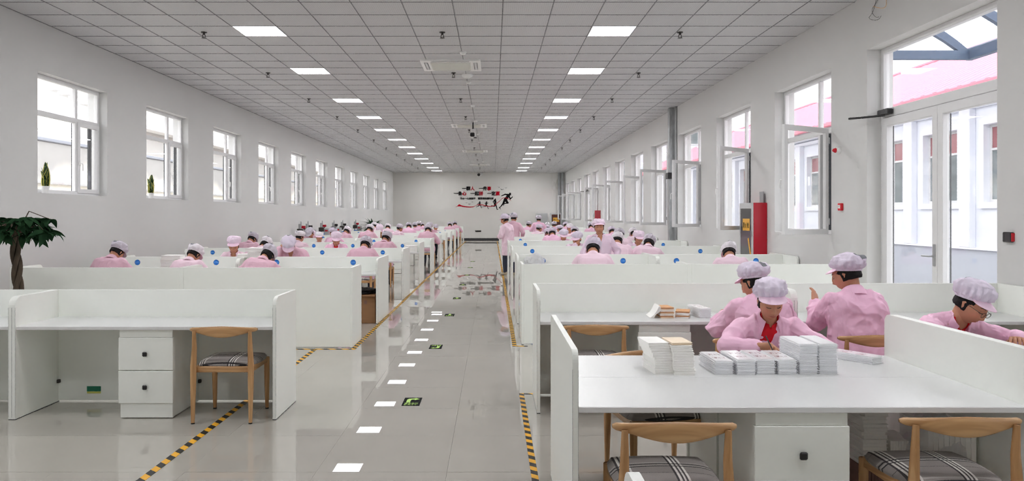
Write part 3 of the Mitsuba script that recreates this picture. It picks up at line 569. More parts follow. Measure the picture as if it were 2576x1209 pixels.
# hanging camera
k = thing('security_camera', 'white camera with black lens hanging on a black pole from the aisle ceiling', 'camera')
p = at(1190, 330, 21.6)
part(k, 'pole', tube([(p[0], p[1], ZC), (p[0], p[1], p[2] + .05)], .02, 8), 'black_plastic')
part(k, 'bracket', box(p[0] - .06, p[0] + .06, p[1] - .05, p[1] + .05, p[2] - .0, p[2] + .06, .01), 'white_plastic')
part(k, 'body', box(p[0] - .08, p[0] + .07, p[1] - .14, p[1] + .12, p[2] - .17, p[2] - .02, .03), 'white_plastic')
part(k, 'lens', cat(box(p[0] - .075, p[0] + .045, p[1] - .155, p[1] - .135, p[2] - .16, p[2] - .05, .02), tube([(p[0] - .015, p[1] - .15, p[2] - .105), (p[0] - .015, p[1] - .18, p[2] - .105)], .04, 14)), 'black_plastic')
part(k, 'visor', box(p[0] + .02, p[0] + .10, p[1] - .16, p[1] - .02, p[2] - .19, p[2] - .175, .004), 'black_plastic')
k = thing('security_camera', 'small black and white camera at the top of the back wall', 'camera')
p = at(1207, 438, YB - .25)
part(k, 'bracket', tube([(p[0] + .12, YB, p[2] + .05), (p[0] + .1, YB - .2, p[2] + .02)], .035, 8), 'white_plastic')
part(k, 'body', tube([(p[0] + .1, YB - .1, p[2] + .02), (p[0] - .05, YB - .42, p[2] - .03)], .09, 14), 'white_plastic')
part(k, 'lens', tube([(p[0] - .05, YB - .42, p[2] - .03), (p[0] - .06, YB - .45, p[2] - .035)], .085, 14), 'black_plastic')

# ------------------------------------------------------------------ things on the walls
def on_right(px, py):
    d = FOC * XR / (px - CX); return d, EYE + (CY - py) * d / FOC
d, z = on_right(2112, 378)
k = thing('alarm_strobe', 'white wall alarm with a red cone beside the near right window', 'alarm')
M = frame4([XR, d, z], [0, 1, 0], [0, 0, 1]); M[:3, 2] = [-1, 0, 0]
m = lathe([(0, 0), (.045, 0), (.045, .02), (.03, .045), (0, .045)], 20); m.apply_transform(M); part(k, 'base', m, 'white_plastic', smooth=40)
m = lathe([(.030, .045), (.028, .06), (.014, .085), (0, .088)], 20); m.apply_transform(M); part(k, 'red_cone', m, 'red_plastic', smooth=40)
d, z = on_right(2118, 520)
k = thing('call_point', 'square red fire call point on the right wall under the alarm', 'alarm button')
part(k, 'box', box(XR - .035, XR, d - .045, d + .045, z - .045, z + .045, .006), 'red_plastic')
part(k, 'window', box(XR - .038, XR - .034, d - .028, d + .028, z - .018, z + .022), 'white_plastic')
part(k, 'bar', box(XR - .0395, XR - .0375, d - .016, d + .016, z - .004, z + .008), 'grey_plastic')
d, z = on_right(2541, 596)
k = thing('card_reader', 'dark grey card reader on the wall right of the glass door', 'card reader')
part(k, 'plate', box(XR - .03, XR, d - .055, d + .055, z - .042, z + .042, .006), 'black_plastic')
part(k, 'keypad', box(XR - .032, XR - .028, d - .048, d + .012, z - .034, z + .034, .001), 'dark_glass')
part(k, 'red_edge', box(XR - .028, XR - .001, d - .060, d - .0555, z - .035, z + .035, .001), 'red_plastic')
# loose cables
k = thing('loose_cable', 'loose grey cables hanging in loops high on the right wall', 'cable')
pts = [(2203, -30), (2198, 10), (2188, 36), (2186, 46), (2205, 51), (2217, 46), (2218, 40)]
def wire(pts):
    d0 = 8.75; P = np.array([[XR - .03 + .02 * math.sin(i), FOC * (XR - .03) / (x - CX), 0] for i, (x, y) in enumerate(pts)])
    P[:, 2] = [EYE + (CY - y) * P[i, 1] / FOC for i, (x, y) in enumerate(pts)]
    from scipy.interpolate import CubicSpline
    t = np.linspace(0, len(P) - 1, 6 * len(P)); return CubicSpline(np.arange(len(P)), P)(t)
part(k, 'strand', tube(wire(pts), .0022, 5), 'dark_metal')
part(k, 'strand', tube(wire([(2210, -30), (2202, 4), (2190, 24), (2199, 40), (2214, 42)]), .0022, 5), 'dark_metal')
part(k, 'strand', tube(wire([(2222, -30), (2226, 6), (2218, 20), (2196, 16)]), .002, 5), 'gold_label')
# galvanised riser pipes
XR_ = XR - .003
k = thing('riser_pipe', 'galvanised square pipe running up the right wall to the ceiling', 'pipe')
part(k, 'channel', cat(box(XR - .16, XR - .02, 18.60, 18.74, .002, ZC - .002, .012), box(XR - .05, XR_, 18.45, 18.62, .002, ZC - .002, .008)), 'galvanised')
part(k, 'bracket', box(XR - .20, XR_, 18.54, 18.80, 2.36, 2.50, .01), 'black_plastic')
k = thing('riser_pipe', 'grey pipes running up the far right corner of the hall', 'pipe')
part(k, 'channel', cat(box(XR - .45, XR - .33, YB - .16, YB - .02, 0, ZC, .012), box(XR - .26, XR - .12, YB - .16, YB - .02, 0, ZC, .012)), 'galvanised')
# small grey plate low on the back wall
p = at(1203, 581, YB)
solo('wall_plate', box(p[0] - .17, p[0] + .17, YB - .03, YB, p[2] - .045, p[2] + .045, .008), 'dark_metal', 'small dark plate low on the middle of the back wall', 'wall plate')

# fire hose cabinets
GLY = json.loads(GLYPHS)
def glyph(c, h, bold=0):
    """shapely shape of one Chinese character, em square h"""
    g = unary_union([Polygon(list(zip(p[0][::2], p[0][1::2])), [list(zip(q[::2], q[1::2])) for q in p[1:]]).buffer(0) for p in GLY[c]])
    if bold: g = g.buffer(bold)
    return affinity.scale(g, h / 100, h / 100, origin=(0, 0))
def line_of(text, h, pitch, bold=0, skip=''):
    out = []
    for i, c in enumerate(text):
        if c in GLY and c not in skip:
            out.append(affinity.translate(glyph(c, h, bold), i * pitch, 0.0))
    return unary_union(out)

def fire_cabinet(y0, y1, x0, z0, z1, lab, front, words):
    k = thing('fire_hose_cabinet', lab, 'fire cabinet')
    part(k, 'body', box(x0 + .012, XR - .003, y0, y1, z0, z1, .006), 'cabinet_red')
    dr_ = part(k, 'door', cat(box(x0, x0 + .014, y0, y0 + .07, z0, z1, .003), box(x0, x0 + .014, y1 - .05, y1, z0, z1, .003), box(x0, x0 + .014, y0, y1, z1 - .09, z1, .003), box(x0, x0 + .014, y0, y1, z0, z0 + .08, .003)), 'grey_plastic')
    part(dr_, 'glass', box(x0 + .004, x0 + .009, y0 + .06, y1 - .05, z0 + .07, z1 - .08), 'dark_glass')
    part(dr_, 'handle', box(x0 - .012, x0, y0 + .03, y0 + .045, (z0 + z1) / 2 - .04, (z0 + z1) / 2 + .04, .003), 'steel')
    zs = z1 - .34; ys = (y0 + y1) / 2
    lb = part(k, 'label', box(x0 - .0005, x0 + .004, ys - .18, ys + .16, zs - .10, zs + .09), 'gold_label')
    m = extrude(line_of('消火栓', .095, .105), .002); m.apply_transform(np.array([[0, 0, -1, x0 - .0005], [-1, 0, 0, ys + .15], [0, 1, 0, zs - .05], [0, 0, 0, 1.0]]))
    part(lb, 'lettering', m, 'sign_black')
    a = math.radians(66); sm = box(-.15, .15, -.002, .002, -.024, .024); sm.apply_transform(trimesh.transformations.rotation_matrix(a, [0, 1, 0])); sm.apply_transform(np.array([[0, 1, 0, x0 + .001], [-1, 0, 0, y0 + .16], [0, 0, 1, z0 + .27], [0, 0, 0, 1.0]]))
    part(k, 'sticker', sm, 'gold_label')
    return k
k = fire_cabinet(12.40, 13.06, 4.04, .74, 1.705, 'red fire hose cabinet with dark glass door and gold label between the right windows', 1, 1)
part(k, 'rear_plate', box(XR - .05, XR - .04, 12.45, 12.62, 1.705, 1.88, .002), 'steel')
fire_cabinet(31.6, 32.3, 4.02, .74, 1.70, 'distant red fire hose cabinet on the right wall behind the smiling worker', 1, 1)
# cabinets in the far right corner
k = thing('storage_cabinet', 'tall grey metal cabinet in the far right corner behind the brown glazed one', 'cabinet')
x0, x1 = 2.52, 3.14
part(k, 'body', box(x0, x1, 45.9, 46.9, 0, 1.62, .01), 'grey_plastic')
k2 = thing('fire_hose_cabinet', 'brown glazed fire cabinet with a gold label in the far right corner', 'fire cabinet')
part(k2, 'body', box(3.24 - .03, 3.80, 44.3, 45.15, 0.5, 1.62, .01), 'grey_plastic')
part(k2, 'door', box(3.27, 3.75, 44.27, 44.30, .55, 1.55, .003), mat('brown_glass', 'roughplastic', diffuse_reflectance={'type': 'rgb', 'value': rgb(84, 50, 42)}, alpha=.05))
lb = part(k2, 'label', box(3.34, 3.68, 44.262, 44.27, 1.15, 1.38), 'gold_label')
m = extrude(line_of('消火栓', .10, .105), .003); m.apply_transform(np.array([[1, 0, 0, 3.35], [0, 0, -1, 44.262], [0, 1, 0, 1.225], [0, 0, 0, 1.0]]))
part(lb, 'lettering', m, 'sign_black')

# ------------------------------------------------------------------ mural on the back wall
S_ = 14.22
def mw(x, y):
    """tracing units of the mural to metres on the back wall"""
    return ((1130 + x / S_ - CX) * YB / FOC, EYE + (CY - 455 - y / S_) * YB / FOC)
U = YB / FOC / S_
MUR = np.array([[1, 0, 0, 0], [0, 0, -1, YB - 0.001], [0, 1, 0, 0], [0, 0, 0, 1.0]])
def wall_shape(parent, name, shp, m, h=.012, lab=None):
    pt = extrude(shp, h, MUR)
    return part(parent, name, pt, m, label=lab)
mu = thing('wall_slogan', 'black and red Chinese slogan with runners, birds and a red ribbon on the back wall', 'wall lettering')
def put(text, x, y, h, pitch, red=''):
    for i, c in enumerate(text):
        if c == ' ': continue
        g = affinity.scale(glyph(c, 1.0, 2.2), h * U / 0.92, h * U / 0.92, origin=(0, 0))
        X, Z = mw(x + pitch * i, y)
        g = affinity.translate(g, X, Z + .04 * h * U)
        if c in red:
            wall_shape(mu, 'red_character', g, 'mural_red', .03)
        else:
            wall_shape(mu, 'character', g, 'mural_black', .03)
put('一群人 一件事', 462, 328, 138, 149, '人事')
put('一条心 一起拼 一定赢', 166, 506, 138, 149.5, '心拼赢')
put('万众一心加油干 越是艰险越向前', 388, 655, 72, 80, '')
def limb(*segs):
    """union of tapered limbs: lists of (x, y, r)"""
    out = []
    for s in segs:
        for a, b in zip(s[:-1], s[1:]):
            out.append(unary_union([Point(a[0], a[1]).buffer(a[2], 6), Point(b[0], b[1]).buffer(b[2], 6)]).convex_hull)
    return unary_union(out)
def to_wall(g):
    X0, Z0 = mw(0, 0)
    return affinity.affine_transform(g, [U, 0, 0, -U, X0, Z0])
big = limb([(2176, 452, 34), (2178, 480, 36)], [(2165, 505, 22), (2120, 505, 45), (2060, 600, 50), (2010, 660, 55)], [(2100, 490, 30), (1995, 478, 20), (1890, 525, 14)], [(1895, 520, 16), (1876, 530, 14)],
           [(2140, 530, 24), (2180, 645, 18), (2255, 580, 14), (2262, 565, 12)], [(2010, 670, 50), (2100, 780, 30)], [(2105, 780, 26), (1985, 800, 16), (1950, 830, 12), (1940, 885, 8)],
           [(1990, 680, 46), (1925, 810, 26), (1830, 930, 14), (1790, 945, 12), (1835, 1000, 9)])
r1 = limb([(1092, 745, 19), (1095, 750, 19)], [(1090, 775, 22), (1085, 830, 20)], [(1080, 785, 12), (1035, 795, 8), (1020, 830, 7)], [(1100, 785, 12), (1120, 800, 8), (1145, 785, 6)], [(1085, 845, 20), (1060, 890, 12), (985, 915, 8), (970, 938, 6)], [(1095, 845, 18), (1130, 890, 11), (1150, 960, 8), (1175, 950, 6)])
r2 = limb([(1337, 745, 19), (1340, 750, 19)], [(1335, 775, 22), (1325, 840, 20)], [(1320, 780, 12), (1278, 795, 8), (1300, 830, 7)], [(1345, 785, 12), (1375, 805, 8), (1392, 765, 6)], [(1322, 855, 20), (1290, 905, 12), (1200, 915, 8), (1180, 930, 6)], [(1335, 855, 18), (1370, 910, 11), (1395, 990, 8), (1415, 985, 6)])
r3 = limb([(1648, 650, 22), (1648, 658, 24)], [(1640, 690, 30), (1640, 800, 26)], [(1615, 695, 20), (1568, 745, 12), (1605, 800, 10)], [(1660, 700, 16), (1690, 780, 10)], [(1635, 815, 30), (1620, 900, 18), (1510, 885, 12), (1505, 870, 9)], [(1650, 820, 28), (1690, 920, 18), (1712, 1020, 11), (1760, 1005, 8)])
for g in (big, r1, r2, r3):
    wall_shape(mu, 'runner', to_wall(g), 'mural_black', .010)
from scipy.interpolate import PchipInterpolator
def ribbon(pts, w):
    p = np.array(pts, float); t = np.arange(len(p)); q = np.linspace(0, len(p) - 1, 60)
    xy = np.stack([PchipInterpolator(t, p[:, 0])(q), PchipInterpolator(t, p[:, 1])(q)], 1); ww = PchipInterpolator(t, w)(q)
    up = [(x, y - a / 2) for (x, y), a in zip(xy, ww)]; dn = [(x, y + a / 2) for (x, y), a in zip(xy, ww)]
    return Polygon(up + dn[::-1]).buffer(0)
rb = unary_union([Polygon([(220, 935), (305, 880), (350, 825), (440, 865), (440, 905), (300, 905)]), ribbon([(400, 880), (560, 915), (720, 930), (850, 920), (930, 880)], [42, 36, 30, 24, 10]),
                  ribbon([(940, 890), (1020, 850), (1100, 845), (1200, 858), (1350, 895), (1480, 905), (1600, 885), (1700, 800), (1800, 720), (1900, 620), (1990, 598), (2080, 618), (2150, 660), (2230, 705)], [8, 20, 26, 26, 24, 24, 22, 22, 18, 16, 18, 22, 12, 5])])
wall_shape(mu, 'ribbon', to_wall(rb), 'mural_red', .018)
def bird(x, y, s, f=1):
    return unary_union([ribbon([(x - 50 * s, y - 26 * s), (x - 20 * s, y - 14 * s), (x, y + 10 * s)], [3 * s, 13 * s, 8 * s]), ribbon([(x - 4 * s, y + 12 * s), (x + 25 * s, y - 12 * s), (x + 55 * s, y - 4 * s * f)], [8 * s, 13 * s, 3 * s])])
for x, y, s in ((1775, 228, .75), (1885, 312, 1.2), (2025, 258, .8)):
    wall_shape(mu, 'bird', to_wall(bird(x, y, s)), 'mural_black', .01)
for x, y, s in ((620, 785, .6), (725, 838, .9), (825, 755, .6)):
    wall_shape(mu, 'bird', to_wall(affinity.scale(bird(x, y, s), -1, 1, origin=(x, y))), 'mural_black', .01)

# ------------------------------------------------------------------ floor tape and floor signs
def tape(x0, x1, y0, y1, lab, m='hazard_tape'):
    solo('hazard_tape', box(x0, x1, y0, y1, 0.0008, 0.0022), m, lab, 'floor tape')
tape(-2.03, -1.98, 3.0, 8.95, 'black and yellow hazard tape running under the nearest left desk')
tape(-2.30, -1.60, 8.96, 9.01, 'short strip of hazard tape across the front of the white left panel', 'hazard_tape_across')
tape(-1.60, -1.55, 8.96, 46.5, 'long black and yellow hazard tape along the left side of the aisle')
tape(.222, .262, 3.0, 6.76, 'black and yellow hazard tape beside the near right desks')
tape(.262, .36, 6.72, 6.76, 'short yellow cross strip at the end of the near right hazard tape', 'hazard_tape_across')
tape(.225, .275, 9.18, 46.5, 'long black and yellow hazard tape along the right side of the aisle')
tape(.275, .40, 9.18, 9.22, 'short yellow cross strip at the corner of the right white panel', 'hazard_tape_across')
def exit_sign(y, mode, i):
    k = thing('exit_floor_sign', f'black and green EXIT arrow sticker on the aisle floor, {ORD[i]} from the camera', 'floor sign', 'exit stickers on the floor')
    W, D = .142, .276
    M = frame4([-.655, y, .0008], [1, 0, 0], [0, 1, 0])
    if mode == 'flip': M = frame4([-.655, y, .0008], [-1, 0, 0], [0, -1, 0])
    m = box(-W / 2, W / 2, -D / 2, D / 2, 0, .0014); m.apply_transform(M); part(k, 'plate', m, 'sign_black')
    if mode != 'straight':
        a = unary_union([Polygon([(-.045, -.03), (-.013, -.03), (-.013, .055), (-.045, .055)]), Polygon([(-.045, .05), (-.045, .075), (-.03, .10), (-.01, .105), (.02, .105), (.02, .070), (-.008, .068), (-.013, .05)]), Polygon([(.016, .048), (.016, .125), (.054, .088)])])
    else:
        a = unary_union([sbox(-.013, -.02, .013, .06), Polygon([(-.035, .05), (.035, .05), (0, .12)])])
    m = extrude(a, .0008); m.apply_translation([0, 0, .0014]); m.apply_transform(M); part(k, 'arrow', m, 'sign_green')
    g = affinity.translate(affinity.scale(line_of('安全出口', 1, 1.05), .027, .052, origin=(0, 0)), -.056, -.078)
    m = extrude(g, .0008); m.apply_translation([0, 0, .0014]); m.apply_transform(M); part(k, 'lettering', m, 'sign_green')
    e = meshkit.text_mesh('EXIT', 1.0, .0008); e.apply_translation(-e.bounds[0]); b = e.bounds[1]
    e.apply_scale([.105 / b[0], .026 / b[1], 1.0]); e.apply_translation([-.054, -.122, .0014]); e.apply_transform(M); part(k, 'lettering', e, 'sign_green')
for i, (y, mode) in enumerate(((6.455, 'right'), (9.15, 'flip'), (12.06, 'straight'), (14.5, 'straight'), (17.3, 'straight'), (20.1, 'straight'), (23.0, 'straight'), (26.0, 'straight'))):
    exit_sign(y, mode, i)

# ------------------------------------------------------------------ desks
def rounded_panel(D, zt, th, r=.075, both=False, z0=.006):
    pts = [(0, z0), (D, z0)]
    a = np.linspace(0, np.pi / 2, 8)
    if both: pts += [(D - r + r * math.cos(t), zt - r + r * math.sin(t)) for t in a]
    else: pts += [(D, zt)]
    pts += [(r - r * math.sin(t), zt - r + r * math.cos(t)) for t in a]
    m = trimesh.creation.extrude_polygon(Polygon(pts), th, engine='earcut')
    m.apply_transform(np.array([[0, 0, 1, 0], [1, 0, 0, 0], [0, 1, 0, 0], [0, 0, 0, 1.0]]))
    return m

def desk_proto(W, D, zt, zp, back=True, pw=.405, pc=None):
    th = .026; pc = W / 2 if pc is None else pc
    p = {}
    p['tabletop'] = ply(box(th, W - th, .008, D - (.018 if back else 0), zt - .026, zt, .003), 'laminate_top')
    p['top_edge'] = ply(box(th, W - th, .0055, .0082, zt - .0255, zt - .003), 'edge_grey')
    if back: p['back_panel'] = ply(box(th, W - th, D - .018, D, .012, zp, .002), 'laminate')
    p['side_panel'] = ply(rounded_panel(D, zp, th), 'laminate')
    p['panel_edge'] = ply(cat(*[box(x, x + .0018, -.0012, .0005, .02, zp - .08) for x in (.0, th - .0018)]), 'edge_grey')
    p['foot_strip'] = ply(box(.001, th - .001, .001, D - .001, 0.0, .0065), 'rubber_seal')
    x0, x1 = pc - pw / 2, pc + pw / 2
    p['pedestal'] = ply(cat(box(x0 + .012, x1 - .012, .06, D - .02, .006, zt - .027, .002), box(x0 + .006, x1 - .006, .035, .06, zt - .085, zt - .028, .002)), 'laminate')
    p['plinth'] = ply(box(x0 + .008, x1 - .008, .045, .062, .006, .112, .002), 'laminate')
    hd = (zt - .085 - .118) / 2
    for i in range(2):
        z = .116 + i * (hd + .003)
        p[f'drawer{i}'] = ply(box(x0, x1, .028, .058, z, z + hd - .002, .003), 'laminate')
        p[f'knob{i}'] = ply(cat(box(pc - .017, pc + .017, .004, .018, z + hd / 2 - .017, z + hd / 2 + .017, .006), box(pc - .008, pc + .008, .016, .03, z + hd / 2 - .008, z + hd / 2 + .008)), 'black_plastic')
    p['bracket'] = [ply(box(x, x + .022, D - .045, D - .019, z, z + .028, .003), 'dark_metal') for x in (th, W - th - .022, x0 - .012, x1 - .010) for z in (.155, zt - .075)]
    return p

DIG = {}
def digits(n):
    if n not in DIG:
        m = meshkit.text_mesh(str(n), .024, .001); b = m.bounds; m.apply_translation([-(b[0, 0] + b[1, 0]) / 2, -(b[0, 1] + b[1, 1]) / 2, 0])
        DIG[n] = m
    return DIG[n]
disc = lathe([(0, .0016), (.034, .0016), (.036, .0008), (.036, 0)], 28); ring = lathe([(.036, .0012), (.040, .0012), (.040, 0)], 28)
UP = np.array([[1, 0, 0, 0], [0, 0, -1, 0], [0, 1, 0, 0], [0, 0, 0, 1.0]])
disc.apply_transform(UP); ring.apply_transform(UP)
DISC, RING = ply(disc, 'sticker_blue'), ply(ring, 'sticker_ring')

PROTO = {'left': desk_proto(1.95, .575, .69, .905), 'right': desk_proto(1.96, .575, .70, .94)}
WID = {'left': 1.95, 'right': 1.96}
def put_desk(side, x0, y, facing, label, group, stickers=(), proto=None, detail=True, skip=(), D=.575):
    """y: the open front edge; facing 'S' opens towards the camera, 'N' away from it"""
    p = proto or PROTO[side]; W = WID[side]
    k = thing('workstation_desk', label, 'desk', group)
    M = T().translate([x0, y, 0]) if facing == 'S' else T().translate([x0 + W, y, 0]) @ T().rotate([0, 0, 1], 180)
    for nm in ('tabletop', 'back_panel'):
        if nm in p and nm not in skip:
            q = part(k, nm, p[nm], M=M)
    for i in range(2):
        if f'side{i}' in skip: continue
        Mi = M @ T().translate([i * (W - .026), 0, 0])
        q = part(k, 'side_panel', p['side_panel'], M=Mi)
        if detail:
            part(q, 'edge_band', p['panel_edge'], M=Mi); part(q, 'foot_strip', p['foot_strip'], M=Mi)
    if 'pedestal' not in skip:
        part(k, 'pedestal', p['pedestal'], M=M)
        part(k, 'plinth', p['plinth'], M=M)
        for i in range(2):
            q = part(k, 'drawer', p[f'drawer{i}'], M=M)
            if detail: part(q, 'knob', p[f'knob{i}'], M=M)
    if detail and facing == 'S' and y < 7:
        for b in p['bracket']: part(k, 'bracket', b, M=M)
    for X, num in stickers:
        Ms = T().translate([X, y + D - .0185, zst[side]])
        q = part(k, 'number_sticker', DISC, M=Ms); part(q, 'ring', RING, M=Ms)
        if num:
            m = digits(num).copy(); m.apply_transform(UP); m.apply_translation([X, y + D - .0200, zst[side]])
            part(q, 'number', m, 'sticker_digit')
    return k
zst = {'left': .822, 'right': .845}
XS = {'left': (-5.50, -3.55), 'right': (.335, 2.295)}
STK = {'left': ((-5.19, -4.04), (-3.16, -2.04)), 'right': ((.73, 1.90), (2.68, 3.84))}
ROWS = [11.08, 14.2, 17.42, 20.6, 23.8, 27.0, 30.2, 33.4, 36.6, 39.8, 43.0]
NUM0 = [177, 161, 145, 129, 113, 97, 81, 65, 49, 33, 17]
endname = {('left', 0): 'window end', ('left', 1): 'aisle end', ('right', 0): 'aisle end', ('right', 1): 'window end'}

# near rows
near_left = desk_proto(1.95, .60, .688, .907)
put_desk('left', -3.55, 5.88, 'S', 'nearest left white workstation desk with two drawers, an empty chair tucked at its right', None, proto=near_left, D=.6)
k0 = put_desk('left', -5.50, 5.88, 'S', 'white workstation desk cut by the left edge of the picture, beside the nearest left desk', None, proto=near_left, D=.6)
lab = part('workstation_desk', 'green_label', box(-3.55 + .026 + .235, -3.55 + .026 + .345, 5.88 + .576, 5.88 + .582, .085, .125), 'green_label')
part('workstation_desk', 'yellow_label', box(-3.55 + .026 + .235, -3.55 + .026 + .345, 5.88 + .576, 5.88 + .582, .068, .083), 'yellow_label')
L2 = desk_proto(1.95, .63, .69, .915); R2p = desk_proto(1.96, .63, .70, .94)
put_desk('left', -3.55, 9.70, 'N', 'white desk in the left block whose bare back panel faces the camera at the aisle', None, proto=L2)
put_desk('left', -5.50, 9.70, 'N', 'white desk with its bare back panel behind the potted tree at left', None, proto=L2)
put_desk('right', .335, 6.07, 'S', 'white desk in the second right row with fanned booklets on top, aisle end', None, proto=R2p, D=.63)
put_desk('right', 2.295, 6.07, 'S', 'white desk in the second right row in front of the glass double door', None, proto=R2p, D=.63)
put_desk('right', .335, 9.93, 'N', 'white desk in the right block whose bare back panel faces the camera at the aisle', None, proto=R2p)
put_desk('right', 2.295, 9.93, 'N', 'white desk with its bare back panel under the red fire cabinet at right', None, proto=R2p)
R1p = desk_proto(1.96, .63, .70, .94, back=False)
R1p['side_panel'] = ply(rounded_panel(.63, .94, .026, .05), 'laminate')
put_desk('right', .335, 3.36, 'S', 'foreground white desk at right loaded with tray stacks, side nearest the camera', None, proto=R1p)
put_desk('right', .335, 4.62, 'N', 'far half of the foreground right desk, where the worker with the pen sits', None, proto=R1p)
put_desk('right', 2.295, 3.36, 'S', 'foreground white desk cut by the right edge of the picture, past the long white divider', None, proto=R1p)
put_desk('right', 2.295, 4.62, 'N', 'white desk half in front of the worker with glasses at far right', None, proto=R1p)
for s_ in PROTO:
    zt_, zp_ = (.69, .905) if s_ == 'left' else (.70, .94)
    PROTO[s_]['back_panel'] = ply(box(.026, WID[s_] - .026, .557, .575, zt_ - .05, zp_, .002), 'laminate')
R0p = desk_proto(1.96, .63, .70, .94, back=True)
put_desk('right', .300, 1.835, 'N', 'white desk mostly below the picture, only a rounded panel corner showing at the bottom', None, proto=R0p)

for r, y in enumerate(ROWS):
    for side in ('left', 'right'):
        for m in range(2):
            first = NUM0[r] + (0 if side == 'left' else 4) + 2 * m
            put_desk(side, XS[side][m], y, 'S', f'white desk facing the camera, {ORD[r]} numbered row of the {side} block, {endname[side, m]}', f'{side} block numbered desks',
                     [(STK[side][m][0], first), (STK[side][m][1], first + 1)], detail=y < 22)
            put_desk(side, XS[side][m], y + 1.15, 'N', f'white desk turned away, behind the {ORD[r]} numbered row of the {side} block, {endname[side, m]}', f'{side} block desks turned away', detail=False,
                     skip=() if y < 22 else ('pedestal',))

# ------------------------------------------------------------------ chairs
def uv_of(m, a, b, s=1.0, o=0.0):
    v = np.asarray(m.vertices); return np.stack([v @ np.array(a) * s + o, v @ np.array(b) * s], 1)
def rail_mesh():
    n, k = 34, 14; xs = np.linspace(-.245, .245, n); rings = []
    for i, x in enumerate(xs):
        t = abs(x) / .245; c = math.cos(t * math.pi / 2) ** 1.5
        top = .697 + .010 * c - .006 * t; bot = .664 - .040 * c
        y = -.262 + .055 * t ** 2
        th = .016 + .003 * (1 - c); hz = (top - bot) / 2
        e = 1.0 if 0 < i < n - 1 else .55
        ang = np.arange(k) * 2 * np.pi / k
        sup = lambda q: np.sign(q) * np.abs(q) ** .75
        rings.append(np.stack([np.full(k, x), y + e * th * sup(np.cos(ang)), (top + bot) / 2 + e * hz * sup(np.sin(ang))], 1))
    v = np.vstack(rings); f = []
    for i in range(n - 1):
        for j in range(k):
            q = [i * k + j, i * k + (j + 1) % k, (i + 1) * k + (j + 1) % k, (i + 1) * k + j]
            f += [[q[0], q[2], q[1]], [q[0], q[3], q[2]]]
    v = np.vstack([v, rings[0].mean(0), rings[-1].mean(0)])
    for j in range(k):
        f += [[len(v) - 2, j, (j + 1) % k], [len(v) - 1, (n - 1) * k + (j + 1) % k, (n - 1) * k + j]]
    return trimesh.Trimesh(v, f, process=False)
def cushion_mesh():
    n = 22; u = np.linspace(-1, 1, n); X, Y = np.meshgrid(u, u, indexing='ij')
    sq = lambda a, b: a * np.sqrt(np.maximum(1 - .18 * b ** 2 * a ** 2 * 1.2, 0))
    hx, hy = .222, .215
    px, py = sq(X, Y) * hx * (1 + .04 * Y), sq(Y, X) * hy
    edge = 1 - np.maximum(np.abs(X), np.abs(Y)) ** 6
    z = .418 + .028 * edge ** .6 + .012 * (1 - X ** 2) * (1 - Y ** 2)
    v = np.concatenate([np.stack([px, py, z], -1).reshape(-1, 3), np.stack([px * .985, py * .985, np.full_like(px, .405)], -1).reshape(-1, 3)])
    f = []; N = n * n; I = lambda i, j, o=0: i * n + j + o
    for i in range(n - 1):
        for j in range(n - 1):
            f += [[I(i, j), I(i + 1, j), I(i + 1, j + 1)], [I(i, j), I(i + 1, j + 1), I(i, j + 1)]]
            f += [[I(i, j, N), I(i + 1, j + 1, N), I(i + 1, j, N)], [I(i, j, N), I(i, j + 1, N), I(i + 1, j + 1, N)]]
    bd = [(i, 0) for i in range(n)] + [(n - 1, j) for j in range(1, n)] + [(i, n - 1) for i in range(n - 2, -1, -1)] + [(0, j) for j in range(n - 2, 0, -1)]
    for a, b in zip(bd, bd[1:] + bd[:1]):
        f += [[I(*a), I(*a, N), I(*b)], [I(*b), I(*a, N), I(*b, N)]]
    m = trimesh.Trimesh(v, f, process=False); m.fix_normals(); return m
def chair_proto(wood):
    p = {}
    r = rail_mesh(); p['back_rail'] = ply(r, wood, True, uv=uv_of(r, (1, 0, 0), (0, .8, .6), 1.0, .37))
    c = cushion_mesh(); v = np.asarray(c.vertices); p['cushion'] = ply(c, 'plaid', True, uv=v[:, :2] / .44)
    fr = cat(box(-.205, .205, -.222, -.197, .365, .408, .005), box(-.205, .205, .185, .210, .365, .408, .005), box(-.212, -.187, -.21, .20, .365, .408, .005), box(.187, .212, -.21, .20, .365, .408, .005))
    p['seat_frame'] = ply(fr, wood, False, uv=uv_of(fr, (1, .9, 0), (0, .1, 1.0), 1.0, .8))
    p['legs'] = []
    for i, (sx, back) in enumerate(((-1, 1), (1, 1), (-1, 0), (1, 0))):
        if back:
            z = np.array([0.008, .12, .30, .42, .55, .672]); rr = [.013, .016, .0215, .0225, .018, .013]
            pts = [(sx * (.208 - .006 * (zz > .5)), -.232 - .012 * (1 - min(zz / .4, 1)) + (-.012 if zz < .5 else -.006 - .012 * (zz - .5) / .17), zz) for zz in z]
        else:
            z = np.array([.008, .15, .30, .405]); rr = [.013, .018, .021, .021]
            pts = [(sx * .203, .198 + .006 * (1 - zz / .4), zz) for zz in z]
        m = tube(pts, rr, 12); p['legs'].append((ply(m, wood, True, uv=uv_of(m, (0, 0, 1), (1, 1, 0), 1.0, .2 * i)), ply(tube([(pts[0][0], pts[0][1], 0), (pts[0][0], pts[0][1], .009)], .0135, 12), 'black_plastic')))
    return p
CHP = {'oak': chair_proto('oak'), 'walnut': chair_proto('walnut')}
def put_chair(x, y, a, label, group=None, wood='oak', detail=True):
    """a = 0 faces +y (away from the camera)"""
    k = thing('dining_chair', label, 'chair', group); M = place(x, y, 0, a); p = CHP[wood]
    for nm in ('back_rail', 'cushion', 'seat_frame'): part(k, nm, p[nm], M=M)
    for l, f in p['legs']:
        q = part(k, 'leg', l, M=M)
        if detail: part(q, 'foot_cap', f, M=M)
    return k
